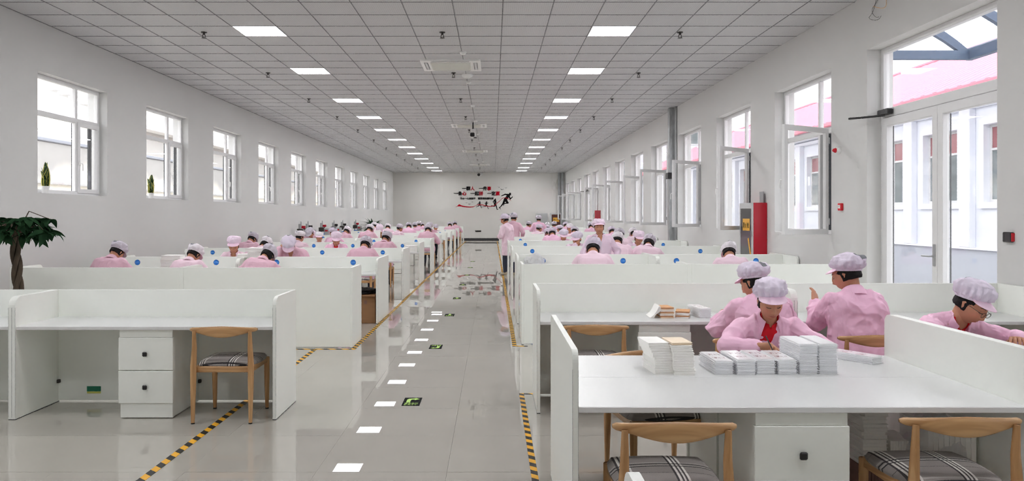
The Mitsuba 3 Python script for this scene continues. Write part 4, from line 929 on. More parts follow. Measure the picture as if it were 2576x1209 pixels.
put_chair(-1.968, 6.03, .01, 'oak chair with plaid cushion standing alone at the nearest left desk')
put_chair(.717, 3.36, 0.0, 'empty oak chair with plaid seat at the foreground right desk, left of the drawer unit')
put_chair(1.895, 3.44, 0.0, 'empty oak chair with plaid seat at bottom right, right of the drawer unit')
put_chair(.92, 4.49, math.pi + .16, 'oak chair with plaid seat tucked under the far side of the foreground desk')
put_chair(.765, 6.13, 0.0, 'empty oak chair at the second right row desk, left of its drawer unit')

# ------------------------------------------------------------------ people
def sph(c, r, n=14):
    return m3.Manifold.sphere(float(r), n).translate([float(q) for q in c])
def hull(*cr, n=14):
    return m3.Manifold.batch_hull([sph(c, r, n) for c, r in cr])
def chain(pts, rs, n=14):
    return [hull((a, ra), (b, rb), n=n) for a, b, ra, rb in zip(pts[:-1], pts[1:], rs[:-1], rs[1:])]
def union(ms):
    return m3.Manifold.batch_boolean(ms, m3.OpType.Add)
def to_man(m):
    return m3.Manifold(m3.Mesh(np.asarray(m.vertices, np.float32), np.asarray(m.faces, np.uint32)))
def soften(M, length, it=10, lamb=.5):
    t = norm(M.refine_to_length(length)); t.merge_vertices()
    trimesh.smoothing.filter_taubin(t, lamb=lamb, nu=lamb + .03, iterations=it)
    return t
def wrinkle(t, amp, f, seed=0, stretch=(1, 1, .55)):
    v = np.asarray(t.vertices); n = np.asarray(t.vertex_normals)
    q = v * f * np.array(stretch) + meshkit.fbm(v * f * .5, 2, seed + 9)[:, None] * 1.5
    a = np.clip(1 - np.abs(4.2 * (meshkit.fbm(q, 3, seed) - .5)), 0, 1) ** 1.4
    b = meshkit.fbm(v * f * 2.3, 2, seed + 4) - .5
    return trimesh.Trimesh(v + n * (amp * (a - .5) + amp * .7 * b)[:, None], t.faces, process=False)

def g2(x, s): return np.exp(-(x / s) ** 2)
def head_mesh(sub):
    m = trimesh.creation.icosphere(sub); u = np.asarray(m.vertices)
    x, y, z = u[:, 0], u[:, 1], u[:, 2]
    p = np.stack([.074 * x, .094 * y, .113 * z], 1)
    t = np.clip(-z, 0, 1)
    p[:, 0] *= 1 - .26 * t ** 1.4
    p[:, 1] *= np.where(y > 0, 1 - .10 * t ** 2, 1 - .42 * t)
    fr = np.clip((y - .15) / .35, 0, 1); fr = fr * fr * (3 - 2 * fr)
    X, Z = p[:, 0], p[:, 2]
    d = .0
    d = d + .016 * g2(X, .0095) * np.clip(1 - np.abs((Z + .008) / .040), 0, 1) ** .7
    d = d + .012 * g2(X, .015) * g2(Z + .030, .011) + .004 * g2(np.abs(X) - .013, .007) * g2(Z + .032, .009)
    d = d - .0085 * g2(np.abs(X) - .031, .016) * g2(Z - .012, .013)
    d = d + .0045 * g2(np.abs(X) - .031, .011) * g2(Z - .010, .008)
    d = d + .0035 * g2(np.abs(X) - .028, .024) * g2(Z - .034, .009)
    d = d + .0045 * g2(np.abs(X) - .042, .020) * g2(Z + .020, .020)
    d = d + .0065 * g2(X, .024) * (g2(Z + .055, .0065) + g2(Z + .068, .0065)) - .002 * g2(X, .020) * g2(Z + .0612, .003)
    d = d + .006 * g2(X, .022) * g2(Z + .094, .014) - .003 * g2(X, .018) * g2(Z + .080, .006)
    p[:, 1] += d * fr
    return trimesh.Trimesh(p, m.faces, process=False)
EARS = [hull(((s * .073, -.008, .018), .010), ((s * .076, -.018, .012), .008), ((s * .070, -.006, -.022), .008), n=8) for s in (-1, 1)]
HEADS = {s: union([to_man(head_mesh(s))] + EARS) for s in (3, 4, 5)}

def face_curve(sub, pts, r, lift=.0008):
    h = np.asarray(head_mesh(max(sub, 4)).vertices); f = h[h[:, 1] > .02]
    from scipy.interpolate import LinearNDInterpolator
    I = FACE_I.setdefault(sub, LinearNDInterpolator(f[:, [0, 2]], f[:, 1]))
    return tube([(x, float(I(x, z)) + lift, z) for x, z in pts], r, 6)
FACE_I = {}

def hand(sx, curl=.6, thumb=.5, n=8, fine=.004, smooth=True):
    """wrist at the origin, fingers along +y, palm facing -z, thumb on the side sx"""
    ms = [hull(((-.022, -.012, 0), .017), ((.022, -.012, 0), .017), ((-.030, .070, 0), .0115), ((.031, .072, .002), .0115), ((0, .074, .003), .0125), n=n)]
    for i, (x, y, l, r) in enumerate(((.030, .074, .070, .0092), (.010, .079, .077, .0095), (-.011, .076, .071, .0090), (-.030, .068, .056, .0080))):
        a, P = 0.0, np.array([sx * x, y, .002]); pts = [P]
        spread = sx * (.10 - .075 * i)
        for j, (f, k) in enumerate(((.46, .55), (.30, .75), (.24, .5))):
            a += k * curl * (1 + .12 * i)
            P = P + l * f * np.array([spread * math.cos(a), math.cos(a), -math.sin(a)]); pts.append(P)
        ms += chain(pts, [r * 1.12, r, r * .94, r * .80], n)
    P = np.array([sx * .024, .012, -.006]); A = np.array([sx * (.80 - .45 * thumb), .60, -.18 - .5 * thumb]); A /= np.linalg.norm(A)
    B = np.array([sx * (.30 - .75 * thumb), .88, -.30 - .35 * thumb]); B /= np.linalg.norm(B)
    p1 = P + .040 * A; p2 = p1 + .030 * B; p3 = p2 + .024 * (B * .8 + np.array([-sx * .3, .3, -.1]))
    ms += chain([P, p1, p2, p3], [.0145, .0118, .0105, .0082], n)
    M = union(ms)
    if not smooth: return M
    t = soften(M, fine, 6); 
    H = to_man(t)
    return H if not H.is_empty() and H.volume() > 0 else M

def ik(S, W, l1, l2, pole):
    d = W - S; L = np.linalg.norm(d)
    if L > (l1 + l2) * .985: W = S + d / L * (l1 + l2) * .985; d = W - S; L = np.linalg.norm(d)
    u = d / L; a = (l1 * l1 - l2 * l2 + L * L) / (2 * L); h = math.sqrt(max(l1 * l1 - a * a, 0))
    q = pole - u * pole.dot(u); q /= np.linalg.norm(q)
    return S + u * a + q * h, W

def person_meshes(stand=False, lean=15, side=0, twist=0, pitch=30, yaw=0, roll=0, lh=(-.15, .36, .75), rh=(.15, .36, .75), lpole=(-1, -.4, -.9), rpole=(1, -.4, -.9), curl=(.6, .6), thumb=(.5, .5),
                  detail=0, shirt=None, seed=1, knees=.40, spread=.11, vneck=True, fat=1.0, hair=0.0, legl=(0, 0)):
    fine = (.026, .018, .0085)[detail]; hs = (3, 4, 5)[detail]
    rad = math.radians
    zp = .50 if not stand else .80
    P = np.array([0, 0, zp])
    R1 = roty(rad(side * .5)) @ rotx(-rad(lean * .6)); R = rotz(rad(twist)) @ roty(rad(side)) @ rotx(-rad(lean)); R2 = rotz(rad(twist)) @ roty(rad(side * 1.1)) @ rotx(-rad(lean * 1.25))
    W_ = P + R1 @ [0, 0, .165]; C = W_ + R @ [0, 0, .165]; N = C + R2 @ [0, -.008, .128]
    Sh = [N + R2 @ np.array([s * .158, -.004, -.048]) for s in (-1, 1)]
    Rh = roty(rad(roll + side * .3)) @ rotz(rad(yaw + twist * .6)) @ rotx(-rad(lean * .5 + pitch))
    nk = N + rotx(-rad(lean * .6 + pitch * .5)) @ np.array([0, .004, .055]) + np.array([math.sin(rad(side * .6 + roll * .4)) * .05, 0, 0])
    Hc = nk + Rh @ np.array([0, .018, .088])
    def toH(m):
        m = norm(m).copy(); A = np.eye(4); A[:3, :3], A[:3, 3] = Rh, Hc; m.apply_transform(A); return m
    out = {}
    # arms
    arms = []
    for i, (tgt, pole) in enumerate(((lh, lpole), (rh, rpole))):
        E, Wr = ik(Sh[i], np.array(tgt, float), .262, .235, np.array(pole, float)); arms.append((Sh[i], E, Wr))
    # legs
    legs = []
    for i, s in enumerate((-1, 1)):
        if stand: legs.append((P + [s * .085, 0, -.03], np.array([s * .09, .01 + legl[i] * .5, .43]), np.array([s * .09, -.02 + legl[i], .075])))
        else: legs.append((P + [s * .09, 0, -.02], np.array([s * spread, knees, .455]), np.array([s * spread, knees - .03, .075])))
    # body: one continuous figure
    core = [hull((P + [-.08, 0, 0], .085), (P + [.08, 0, 0], .085), (W_, .085)), hull((W_ + R @ [-.04, 0, 0], .075), (W_ + R @ [.04, 0, 0], .075), (C + R @ [-.07, 0, 0], .08), (C + R @ [.07, 0, 0], .08)),
            hull((C + R @ [-.07, 0, 0], .08), (C + R @ [.07, 0, 0], .08), (Sh[0], .045), (Sh[1], .045), (N, .05))]
    for S, E, Wr in arms: core += chain([S, E, Wr], [.044, .036, .0255], 12)
    for h, k, a in legs: core += chain([h, k, a], [.08, .055, .036], 12) + [hull((a, .034), (a + [0, .12, -.045], .024), n=10)]
    body = union(core)
    neck = union([hull((N + R2 @ [0, 0, -.01], .058), (nk, .050), n=18), hull((nk, .050), (Hc + Rh @ [0, -.022, -.045], .052), n=18)])
    if detail: neck = to_man(soften(neck, .012, 6))
    A = np.eye(4)[:3]; A[:, :3], A[:, 3] = Rh, Hc
    body = union([body, neck, HEADS[hs].transform(A)])
    for i, (S, E, Wr) in enumerate(arms):
        y = Wr - E; y /= np.linalg.norm(y); up = np.array([0, 0, 1.0]) if abs(y[2]) < .9 else np.array([0, -1.0, 0])
        x = np.cross(y, up); x /= np.linalg.norm(x); z = np.cross(x, y)
        if PALM.get((seed, i)): 
            a = PALM[(seed, i)]; x, z = x * math.cos(a) + z * math.sin(a), -x * math.sin(a) + z * math.cos(a)
        B = np.stack([x, y, z, Wr], 1)
        H = HANDS.setdefault((1 - 2 * i, curl[i], thumb[i], detail), hand(1 - 2 * i, curl[i], thumb[i], 8 if detail else 6, .004 if detail == 2 else .009, detail > 0))
        body = union([body, H.transform(B)])
    t = norm(body)
    v = (np.asarray(t.vertices) - Hc) @ Rh
    base = np.array(rgb(184, 132, 105)); col = np.tile(base, (len(v), 1))
    near = np.linalg.norm(v, axis=1) < .16
    def blend(w, c):
        nonlocal col
        w = (np.clip(w, 0, 1) * near)[:, None]; col = col * (1 - w) + np.array(c) * w
    blend(.45 * g2(np.abs(v[:, 0]) - .042, .022) * g2(v[:, 2] + .018, .024) * (v[:, 1] > .03), rgb(206, 132, 112))
    blend(.85 * g2(v[:, 0], .022) * g2(v[:, 2] + .0615, .0085) * (v[:, 1] > .06), rgb(172, 96, 88))
    blend(.35 * g2(np.abs(v[:, 0]) - .031, .014) * g2(v[:, 2] - .012, .010) * (v[:, 1] > .05), rgb(150, 100, 80))
    out['body'] = ('skin', t, True, col)
    # smock
    f = fat
    sm = [hull((P + [-.105 * f, -.01, -.03], .112), (P + [.105 * f, -.01, -.03], .112), (W_ + R @ [-.085 * f, 0, 0], .108), (W_ + R @ [.085 * f, 0, 0], .108)),
          hull((W_ + R @ [-.085 * f, 0, 0], .108), (W_ + R @ [.085 * f, 0, 0], .108), (C + R @ [-.10 * f, -.01, .02], .105), (C + R @ [.10 * f, -.01, .02], .105)),
          hull((C + R @ [-.10 * f, -.01, .02], .105), (C + R @ [.10 * f, -.01, .02], .105), (Sh[0], .062), (Sh[1], .062), (N + R2 @ [0, -.01, -.012], .066))]
    for S, E, Wr in arms:
        cuff = E + (Wr - E) * .90; mid = S + (E - S) * .5; fm = E + (Wr - E) * .55
        sm += chain([S, mid, E, fm, cuff], [.070, .069, .062, .056, .043])
    if stand:
        sm += [hull((P + [-.10, 0, 0], .115), (P + [.10, 0, 0], .115), ((-.125, .0, .52), .10), ((.125, .0, .52), .10))]
    else:
        for h, k, a in legs: sm += [hull((h + [0, 0, .01], .108), (h + (k - h) * .62 + [0, 0, .01], .088))]
    S_m = union(sm)
    if stand: S_m = S_m.trim_by_plane([0, 0, 1], .50)
    if detail == 0: t = soften(S_m, fine, 6)
    else:
        t = soften(S_m, fine, 14 if detail == 2 else 9)
    t = wrinkle(t, (.013, .017, .023)[detail], 6.0, seed, (1, 1, .42))
    if detail == 2: t = wrinkle(t, .0045, 14, seed + 3, (1, 1, .6))
    SM = to_man(t)
    # open V at the neck with the shirt behind it
    a = [(s * .052, .020, .035) for s in (-1, 1)] + [(0, .080, -.135)] + [(s * .075, .26, .06) for s in (-1, 1)] + [(0, .30, -.15)]
    vee = m3.Manifold.hull_points([(N + R2 @ np.array(q)).tolist() for q in a])
    cutn = hull((N + R2 @ [0, .012, .015], .056), (N + R2 @ [0, .03, .12], .075), n=18)
    if SM.volume() > 0:
        if vneck: SM = SM - vee
        SM = SM - cutn
    out['smock'] = (None, norm(SM), 55, None)
    if shirt:
        q = union([hull((C + R @ [-.07, .0, .03], .085), (C + R @ [.07, .0, .03], .085), (N + R2 @ [0, .0, -.02], .060)), hull((N + R2 @ [0, .0, -.015], .066), (N + R2 @ [0, .004, .030], .060), n=20)]) - hull((N + R2 @ [0, .02, .03], .050), (N + R2 @ [0, .03, .12], .07), n=16)
        if vneck:
            q = q - m3.Manifold.hull_points([(N + R2 @ np.array(w)).tolist() for w in [(s * .020, .02, .045) for s in (-1, 1)] + [(0, .07, -.035)] + [(s * .05, .26, .06) for s in (-1, 1)] + [(0, .30, -.05)]])
        out['shirt'] = (shirt, norm(q.refine_to_length(.02)), 40, None)
    # fold-down collar
    rows = []; gap = rad(34 if vneck else 16); ph = np.linspace(gap, 2 * np.pi - gap, 40)
    for (rr, zz, fwd) in ((.062, .052, .0), (.070, .046, .004), (.088, .012, .010), (.100, -.022, .016)):
        fr = np.cos(ph); ext = 1 + .22 * np.clip((fr - .35) / .6, 0, 1) * (zz < .02)
        rows.append(np.stack([rr * ext * np.sin(ph) * 1.04, rr * ext * fr * .92 + fwd * .4 + .004, zz - .03 * np.clip((fr - .3) / .7, 0, 1) * (1.6 if zz < .02 else .55) + .012 * np.clip(-fr, 0, 1)], 1))
    V = np.array(rows); n2 = len(ph); vv = V.reshape(-1, 3); nn = len(V)
    shell = np.concatenate([vv, vv - np.array([0, 0, .004]) - .003 * vv / np.linalg.norm(vv, axis=1, keepdims=True)])
    fc = []; O = len(vv)
    for i in range(nn - 1):
        for j in range(n2 - 1):
            q = [i * n2 + j, i * n2 + j + 1, (i + 1) * n2 + j + 1, (i + 1) * n2 + j]
            fc += [[q[0], q[1], q[2]], [q[0], q[2], q[3]], [q[0] + O, q[2] + O, q[1] + O], [q[0] + O, q[3] + O, q[2] + O]]
    bd = [(0, j) for j in range(n2)] + [(i, n2 - 1) for i in range(1, nn)] + [(nn - 1, j) for j in range(n2 - 2, -1, -1)] + [(i, 0) for i in range(nn - 2, 0, -1)]
    for (i, j), (k, l) in zip(bd, bd[1:] + bd[:1]):
        q, w = i * n2 + j, k * n2 + l; fc += [[q, w, w + O], [q, w + O, q + O]]
    t = trimesh.Trimesh(N + shell @ (R2 @ rotx(rad(-8))).T, fc, process=False); t.fix_normals()
    out['collar'] = (None, t, 40, None)
    # trousers and shoes
    tr = []
    for h, k, a in legs: tr += chain([h, k, a + [0, 0, .03]], [.092, .070, .056], 12)
    out['trousers'] = ('trousers', wrinkle(soften(union(tr), (.05, .03, .02)[detail], 5), .008, 9, seed + 2), 50, None)
    out['shoes'] = [norm(hull((a + [0, -.02, -.035], .036), (a + [0, .06, -.040], .036), (a + [0, .135, -.050], .025), (a + [0, -.02, .0], .040), n=12)) for h, k, a in legs]
    out['shoes'] = [trimesh.Trimesh(np.maximum(np.asarray(s.vertices), [-9, -9, .004]), s.faces, process=False) for s in out['shoes']]
    # cap: gathered bouffant with a band, a visor and a mesh patch at the back
    nt, npz = ((16, 44), (22, 64), (44, 128))[detail]
    tt = np.linspace(0, 1, nt); ctrl = np.array([(0, .0, .152), (.18, .048, .148), (.38, .086, .128), (.55, .104, .101), (.70, .108, .072), (.83, .102, .049), (.91, .0935, .040), (1.0, .090, .026)])
    pr, pz = np.interp(tt, ctrl[:, 0], ctrl[:, 1]), np.interp(tt, ctrl[:, 0], ctrl[:, 2])
    k = np.ones(3) / 3
    ph = np.arange(npz) * 2 * np.pi / npz
    rs = random.Random(seed); p1, p2, p3 = (rs.uniform(0, 6) for _ in range(3))
    fq = (7, 9, 14)[detail]
    wv = np.sin(ph * fq + p1 + 1.2 * np.sin(ph * 3 + p2)) * .6 + np.sin(ph * (fq * 1.6 // 1) + p3 + 1.5 * np.sin(ph * 2)) * .35
    amp = np.interp(tt, [0, .25, .6, .85, .93, 1], [0, .03, .085, .11, .02, .008])
    puff = 1 + .05 * np.clip(-np.cos(ph), 0, 1) * 1.0 + .05 * np.sin(ph + p1)
    r = pr[:, None] * (1 + amp[:, None] * wv[None]) * (1 + (puff - 1)[None] * np.interp(tt, [0, .5, .75, .95, 1], [0, 1, 1, .15, 0])[:, None])
    x, y = r * np.sin(ph), r * np.cos(ph) * 1.07
    z = np.repeat(pz[:, None], npz, 1)
    cv = np.stack([x, y, z], -1)
    lump = (meshkit.fbm(cv.reshape(-1, 3) * 16, 3, seed) - .5).reshape(nt, npz)
    cv += (cv - np.array([0, 0, .05])) * (lump * np.interp(tt, [0, .3, .75, .95, 1], [.35, .5, .42, .05, 0])[:, None])[..., None]
    tilt = rotx(rad(17))
    off = np.array([0, -.012, .012])
    cvv = cv.reshape(-1, 3) @ tilt.T + off
    fc = []
    for i in range(nt - 1):
        for j in range(npz):
            q = [i * npz + j, i * npz + (j + 1) % npz, (i + 1) * npz + (j + 1) % npz, (i + 1) * npz + j]
            fc += [[q[0], q[2], q[1]], [q[0], q[3], q[2]]] if i else [[q[0], q[3], q[2]]]
    cap = trimesh.Trimesh(cvv, fc, process=False)
    out['cap'] = ('cap', toH(cap), True, None)
    # mesh patch: a piece of the cap's back, lifted a little
    i0, i1 = int(nt * .18), int(nt * .52); js = [j for j in range(npz) if abs((ph[j] - np.pi)) < .33]
    pv = cv[i0:i1 + 1][:, js]; pn = pv - np.array([0, 0, .04]); pn /= np.linalg.norm(pn, axis=-1, keepdims=True)
    pv = (pv + pn * .0025).reshape(-1, 3) @ tilt.T + off; w = len(js); fp = []
    for i in range(i1 - i0):
        for j in range(w - 1):
            q = [i * w + j, i * w + j + 1, (i + 1) * w + j + 1, (i + 1) * w + j]; fp += [[q[0], q[2], q[1]], [q[0], q[3], q[2]]]
    out['cap_patch'] = ('mesh_grey', toH(trimesh.Trimesh(pv, fp, process=False)), True, None)
    # visor
    a = np.linspace(-1.12, 1.12, 26); rows = []
    for s in np.linspace(0, 1, 6):
        ext = np.cos(a / 1.12 * np.pi / 2) ** .55
        rr = .0905 + .052 * s * ext
        rows.append(np.stack([rr * np.sin(a) * .99, rr * np.cos(a) * 1.06, .040 - .030 * s * ext - .012 * s * s * ext], 1))
    V = np.array(rows).reshape(-1, 3); nv = len(a); fv = []; O = len(V)
    V2 = np.concatenate([V, V - [0, 0, .003]])
    for i in range(5):
        for j in range(nv - 1):
            q = [i * nv + j, i * nv + j + 1, (i + 1) * nv + j + 1, (i + 1) * nv + j]
            fv += [[q[0], q[2], q[1]], [q[0], q[3], q[2]], [q[0] + O, q[1] + O, q[2] + O], [q[0] + O, q[2] + O, q[3] + O]]
    for j in range(nv - 1):
        q = [5 * nv + j, 5 * nv + j + 1]; fv += [[q[0], q[1], q[1] + O], [q[0], q[1] + O, q[0] + O]]
    out['visor'] = ('visor', toH(trimesh.Trimesh(V2 @ tilt.T + off, fv, process=False)), 40, None)
    # hair below the cap
    hm = m3.Manifold.sphere(1.0, 28).scale([.080 + .12 * hair, .096 + .12 * hair, .112]).translate([0, -.013, .004])
    hm = hm.trim_by_plane([0, 0, -1], -.045).trim_by_plane([0, 0, 1], -.034 - hair)
    face = m3.Manifold.hull_points([(s * xx, yy, zz) for s in (-1, 1) for xx, yy, zz in ((.12, .004, -.09), (.12, .014, .014), (.055, .052, .034), (.055, .15, .034), (.12, .15, -.09))])
    hm = hm - face
    ht = norm(hm)
    if detail:
        ht = soften(hm, .010, 4); ht = wrinkle(ht, .005, 30, seed + 6)
    out['hair'] = ('hair_black', toH(ht), 50, None)
    if detail:
        brow = cat(*[face_curve(4, [(s * x, z) for x, z in ((.013, .0335), (.022, .037), (.034, .038), (.047, .033))], [.0018, .003, .0028, .0012]) for s in (-1, 1)])
        out['eyebrows'] = ('face_line', toH(brow), True, None)
        lash = cat(*[face_curve(4, [(s * x, z) for x, z in ((.018, .0065), (.025, .0042), (.033, .0035), (.041, .0045), (.046, .0075))], [.0012, .0019, .0020, .0019, .0012]) for s in (-1, 1)])
        out['eyelashes'] = ('hair_black', toH(lash), True, None)
        out['mouth_line'] = ('lip', toH(face_curve(4, [(x, -.0612 + .0015 * math.cos(x * 90)) for x in np.linspace(-.021, .021, 9)], [.0006, .0013, .0016, .0016, .0016, .0016, .0016, .0013, .0006])), True, None)
        if detail < 2: del out['mouth_line']
    out['_head'] = (Rh, Hc); out['_arms'] = arms; out['_N'] = (N, R2)
    return out
PALM, HANDS = {}, {}

POSES = {}
def pose(name, **kw):
    out = person_meshes(**kw)
    POSES[name] = {k: ((v[0], mikit.ply(v[1], 'skin', v[2], color=v[3]) if v[3] is not None else mikit.ply(v[1], 'skin', v[2])) if k not in ('shoes',) and k[0] != '_' else v) for k, v in out.items()}
    POSES[name]['shoes'] = [mikit.ply(s, 'shoe_dark', 40) for s in out['shoes']]
    return POSES[name]

def put_person(pname, x, y, a, label, smock='smock_mid', cap='cap_lilac', group=None, s=.95, z=0.0, trousers='navy_cloth', shoes='shoe_dark', extra=None, skip=()):
    k = thing('person', label, 'person', group); M = place(x, y, z, a, s); p = POSES[pname]
    look = {'trousers': trousers, 'cap': cap, 'visor': 'visor_pink' if cap != 'cap_grey' else cap}
    for nm, v in p.items():
        if nm[0] == '_' or nm in skip: continue
        if nm == 'shoes':
            for q in v: part(k, 'shoe', q, shoes, M=M)
            continue
        b = v[0]; b = smock if b is None else look.get(b, b)
        par = k
        if nm in ('cap_patch', 'visor') : par = k + '__cap'
        if nm == 'collar': par = k + '__smock'
        part(par, nm, v[1], b, M=M)
    return k

# poses (local frame: facing +y, hips at the origin)
pose('bowed', detail=0, lean=26, pitch=42, seed=11, fat=1.08)
pose('deep', detail=0, lean=30, pitch=44, seed=12, rh=(.12, .42, .75))
pose('glance_left', detail=0, lean=12, pitch=14, yaw=48, seed=13)
pose('glance_right', detail=0, lean=14, pitch=18, yaw=-42, seed=14)
pose('upright', detail=0, lean=6, pitch=10, seed=15, yaw=8)
pose('reading', detail=0, lean=16, pitch=26, seed=16, shirt='red_shirt')
pose('m_back', detail=1, lean=30, pitch=34, yaw=-22, seed=21, fat=1.1)
pose('m_back2', detail=1, lean=32, pitch=40, yaw=-6, seed=22, roll=4, fat=1.14)
pose('m_back3', detail=1, lean=33, pitch=44, yaw=-14, roll=10, side=6, seed=23, fat=1.1, hair=.022)
pose('m_face', detail=1, lean=14, pitch=16, yaw=10, seed=24)
pose('m_bow', detail=1, lean=22, pitch=52, yaw=2, seed=25, rh=(.13, .26, .97), rpole=(.5, -.1, -1))
pose('m_face_red', detail=1, lean=14, pitch=24, yaw=12, seed=26, shirt='red_shirt')
pose('m_chin', detail=1, lean=18, pitch=20, yaw=-30, roll=-8, seed=27, rh=(.03, .30, .99), rpole=(.7, -.1, -1))
pose('stand_look', detail=1, stand=True, lean=6, pitch=-8, yaw=-8, roll=4, fat=1.1, seed=31, lh=(-.27, .14, .82), rh=(.25, .22, .80))
pose('stand_work', detail=1, stand=True, lean=8, pitch=14, yaw=14, seed=32, lh=(-.10, .22, .98), rh=(.10, .24, .98), legl=(.05, -.12))
pose('stand_back', detail=0, stand=True, lean=6, pitch=10, yaw=-20, seed=33, lh=(-.2, .2, .85), rh=(.22, .2, .85))
PALM[(41, 1)] = .5; PALM[(42, 0)] = -1.1
pose('writer', detail=2, lean=20, pitch=10, yaw=-4, roll=2, seed=41, shirt='red_shirt', rh=(.15, .44, .815), lh=(-.16, .42, .78), rpole=(1.6, -.2, -.5), lpole=(-1.6, -.2, -.5), curl=(.7, .95), thumb=(.5, .8), fat=1.08)
pose('left_profile', detail=2, lean=18, pitch=16, yaw=42, seed=43, lh=(-.2, .40, .80), rh=(.12, .40, .80), fat=1.05, vneck=False)
pose('thumb_up', detail=2, lean=10, pitch=14, yaw=46, twist=4, seed=42, lh=(-.15, .40, .87), rh=(.12, .34, .80), lpole=(-.5, -.7, -1.2), curl=(.25, .6), thumb=(.15, .5), fat=1.1, vneck=False)
pose('leaning', detail=2, lean=36, side=-5, twist=14, pitch=10, yaw=26, roll=-6, seed=44, shirt='red_shirt', lh=(-.34, .40, .80), rh=(-.02, .46, .80), lpole=(-1, -.5, -.3), rpole=(1.6, -.2, .15), fat=1.05)

CAPC = {}
def cap_info(p):
    if p not in CAPC:
        v = meshkit.WRITTEN[POSES[p]['cap'][1]['filename']][0]; CAPC[p] = (float(v[:, 0].mean()), float(v[:, 1].mean()), float(v[:, 2].max()))
    return CAPC[p]
NCH = [0]
def seat(p, px, py, d, face, label, smock='smock_mid', cap='cap_lilac', group=None, chair=True, dz=0, s=None, chair_label=None, chair_dx=0.0, **kw):
    """put a person so that the cap shows at (px, top py) from distance d; face: 0 away from the camera, 180 towards it"""
    cx, cy, cz = cap_info(p); a = math.radians(face)
    zt = EYE + (CY - py) * d / FOC
    if s is None: s = min(max(zt / cz, .86), 1.13)
    X = (px - CX) * d / FOC
    o = np.array([X, d]) - s * (rotz(a)[:2, :2] @ [cx, cy])
    k = put_person(p, o[0], o[1], a, label, smock, cap, group, s, **kw)
    if chair:
        c = o + rotz(a)[:2, :2] @ [0, -.02] + [chair_dx, 0]
        put_chair(c[0], c[1], a, chair_label or ' '.join(('oak chair under ' + label.replace('pink smocked ', '')).split()[:16]), None if chair_label else 'occupied oak chairs', detail=False)
    return k, o, s

W = 'pink smocked worker with '
# --- the four near the camera
kA, oA, sA = seat('writer', 1937, 695, 4.86, 180, 'woman in pink smock over a red top, writing behind the tray stacks in the foreground', 'smock_mid', 'cap_lilac', chair_label='oak chair behind the woman writing at the foreground desk')
kB, oB, sB = seat('left_profile', 1893, 655, 5.78, 0, 'worker in pink smock seen from behind, just behind the writing woman, head turned left', 'smock_mid', 'cap_lilac', chair_label='oak chair of the worker just behind the writing woman')
kC, oC, sC = seat('thumb_up', 2131, 633, 5.74, 0, 'broad backed worker in pink smock facing the glass door side, left hand raised', 'smock_mid', 'cap_lilac', chair_label='oak chair with its back rail behind the broad backed worker near the door')
kD, oD, sD = seat('leaning', 2455, 697, 4.80, 180, 'woman with glasses in pink smock and red collar leaning over her desk at far right', 'smock_mid', 'cap_lilac', chair_label='oak chair of the woman with glasses at far right', chair_dx=.24)
# glasses of the leaning woman
Rh, Hc = POSES['leaning']['_head']; A = np.eye(4); A[:3, :3], A[:3, 3] = Rh, Hc
gl = []
for s in (-1, 1):
    t = np.linspace(0, 2 * np.pi, 22); gl.append(tube([(s * .033 + .024 * math.cos(q), .104, .004 + .018 * math.sin(q)) for q in t], .0014, 5))
    gl.append(tube([(s * .057, .103, .010), (s * .076, .06, .014), (s * .078, -.01, .012)], .0014, 5))
gl.append(tube([(-.010, .105, .008), (0, .108, .010), (.010, .105, .008)], .0014, 5))
gm = cat(*gl); gm.apply_transform(A); part(kD, 'glasses', gm, 'dark_metal', smooth=True, M=place(oD[0], oD[1], 0, math.pi, sD))
# the pen in the writing hand
Wr = POSES['writer']['_arms'][1][2]
part_pen = tube([Wr + [-.05, .115, -.035], Wr + [-.01, .06, .075]], [.003, .004], 8)
solo('pen', part_pen, 'dark_metal', 'slim dark pen in the hand of the writing woman', 'pen', M=place(oA[0], oA[1], 0, math.pi, sA))

S = ROWS; N_ = [y + 1.15 for y in ROWS]
# --- left block
seat('m_back', 302, 604, S[0] - .10, 0, W + 'grey lilac cap, back to camera, leftmost of the seated workers', 'smock_rose', 'cap_grey')
seat('m_back', 494, 611, S[0] - .10, 0, W + 'smooth pale cap, back to camera, just left of blue sticker 178', 'smock_pale', 'cap_pale')
seat('m_back3', 682, 610, S[0] - .08, 0, W + 'grey cap bent right beside the tall white box stack', 'smock_rose', 'cap_grey')
seat('m_face', 588, 592, N_[0] + .10, 180, W + 'visor cap with stray black hair, facing camera right of sticker 161', 'smock_pale', 'cap_pink')
seat('m_bow', 725, 590, N_[0] + .10, 180, W + 'tall gathered cap, head bowed to camera, hand at her temple', 'smock_rose', 'cap_lilac')
seat('m_back', 638, 582, S[2] - .10, 0, W + 'grey cap by the left wall, back to camera, face turned right', 'smock_rose', 'cap_grey')
seat('m_back3', 674, 592, S[1] - .10, 0, W + 'white cap over thick black hair, leaning right, back to camera', 'smock_pale', 'cap_pale')
seat('m_back2', 922, 591, S[1] - .10, 0, W + 'full grey cap, wide rose back to camera, left of sticker 164', 'smock_rose', 'cap_grey')
seat('m_face_red', 846, 581, N_[1] + .10, 180, W + 'red collar, facing camera above sticker 163', 'smock_mid', 'cap_pink')
seat('m_back', 974, 580, S[2] - .10, 0, W + 'grey cap, rose back to camera, left of sticker 148', 'smock_rose', 'cap_grey')
seat('glance_right', 755, 579, S[2] - .10, 0, W + 'flat white cap and red collar, looking right, near the presses', 'smock_pale', 'cap_pale')
seat('upright', 803, 582, N_[2] + .10, 180, 'older worker in pale cap with visor facing camera, left of the red collared worker', 'smock_pale', 'cap_pale')
seat('glance_left', 838, 571, S[3] - .10, 0, W + 'grey patched cap, looking left behind the red collared worker', 'smock_mid', 'cap_lilac')
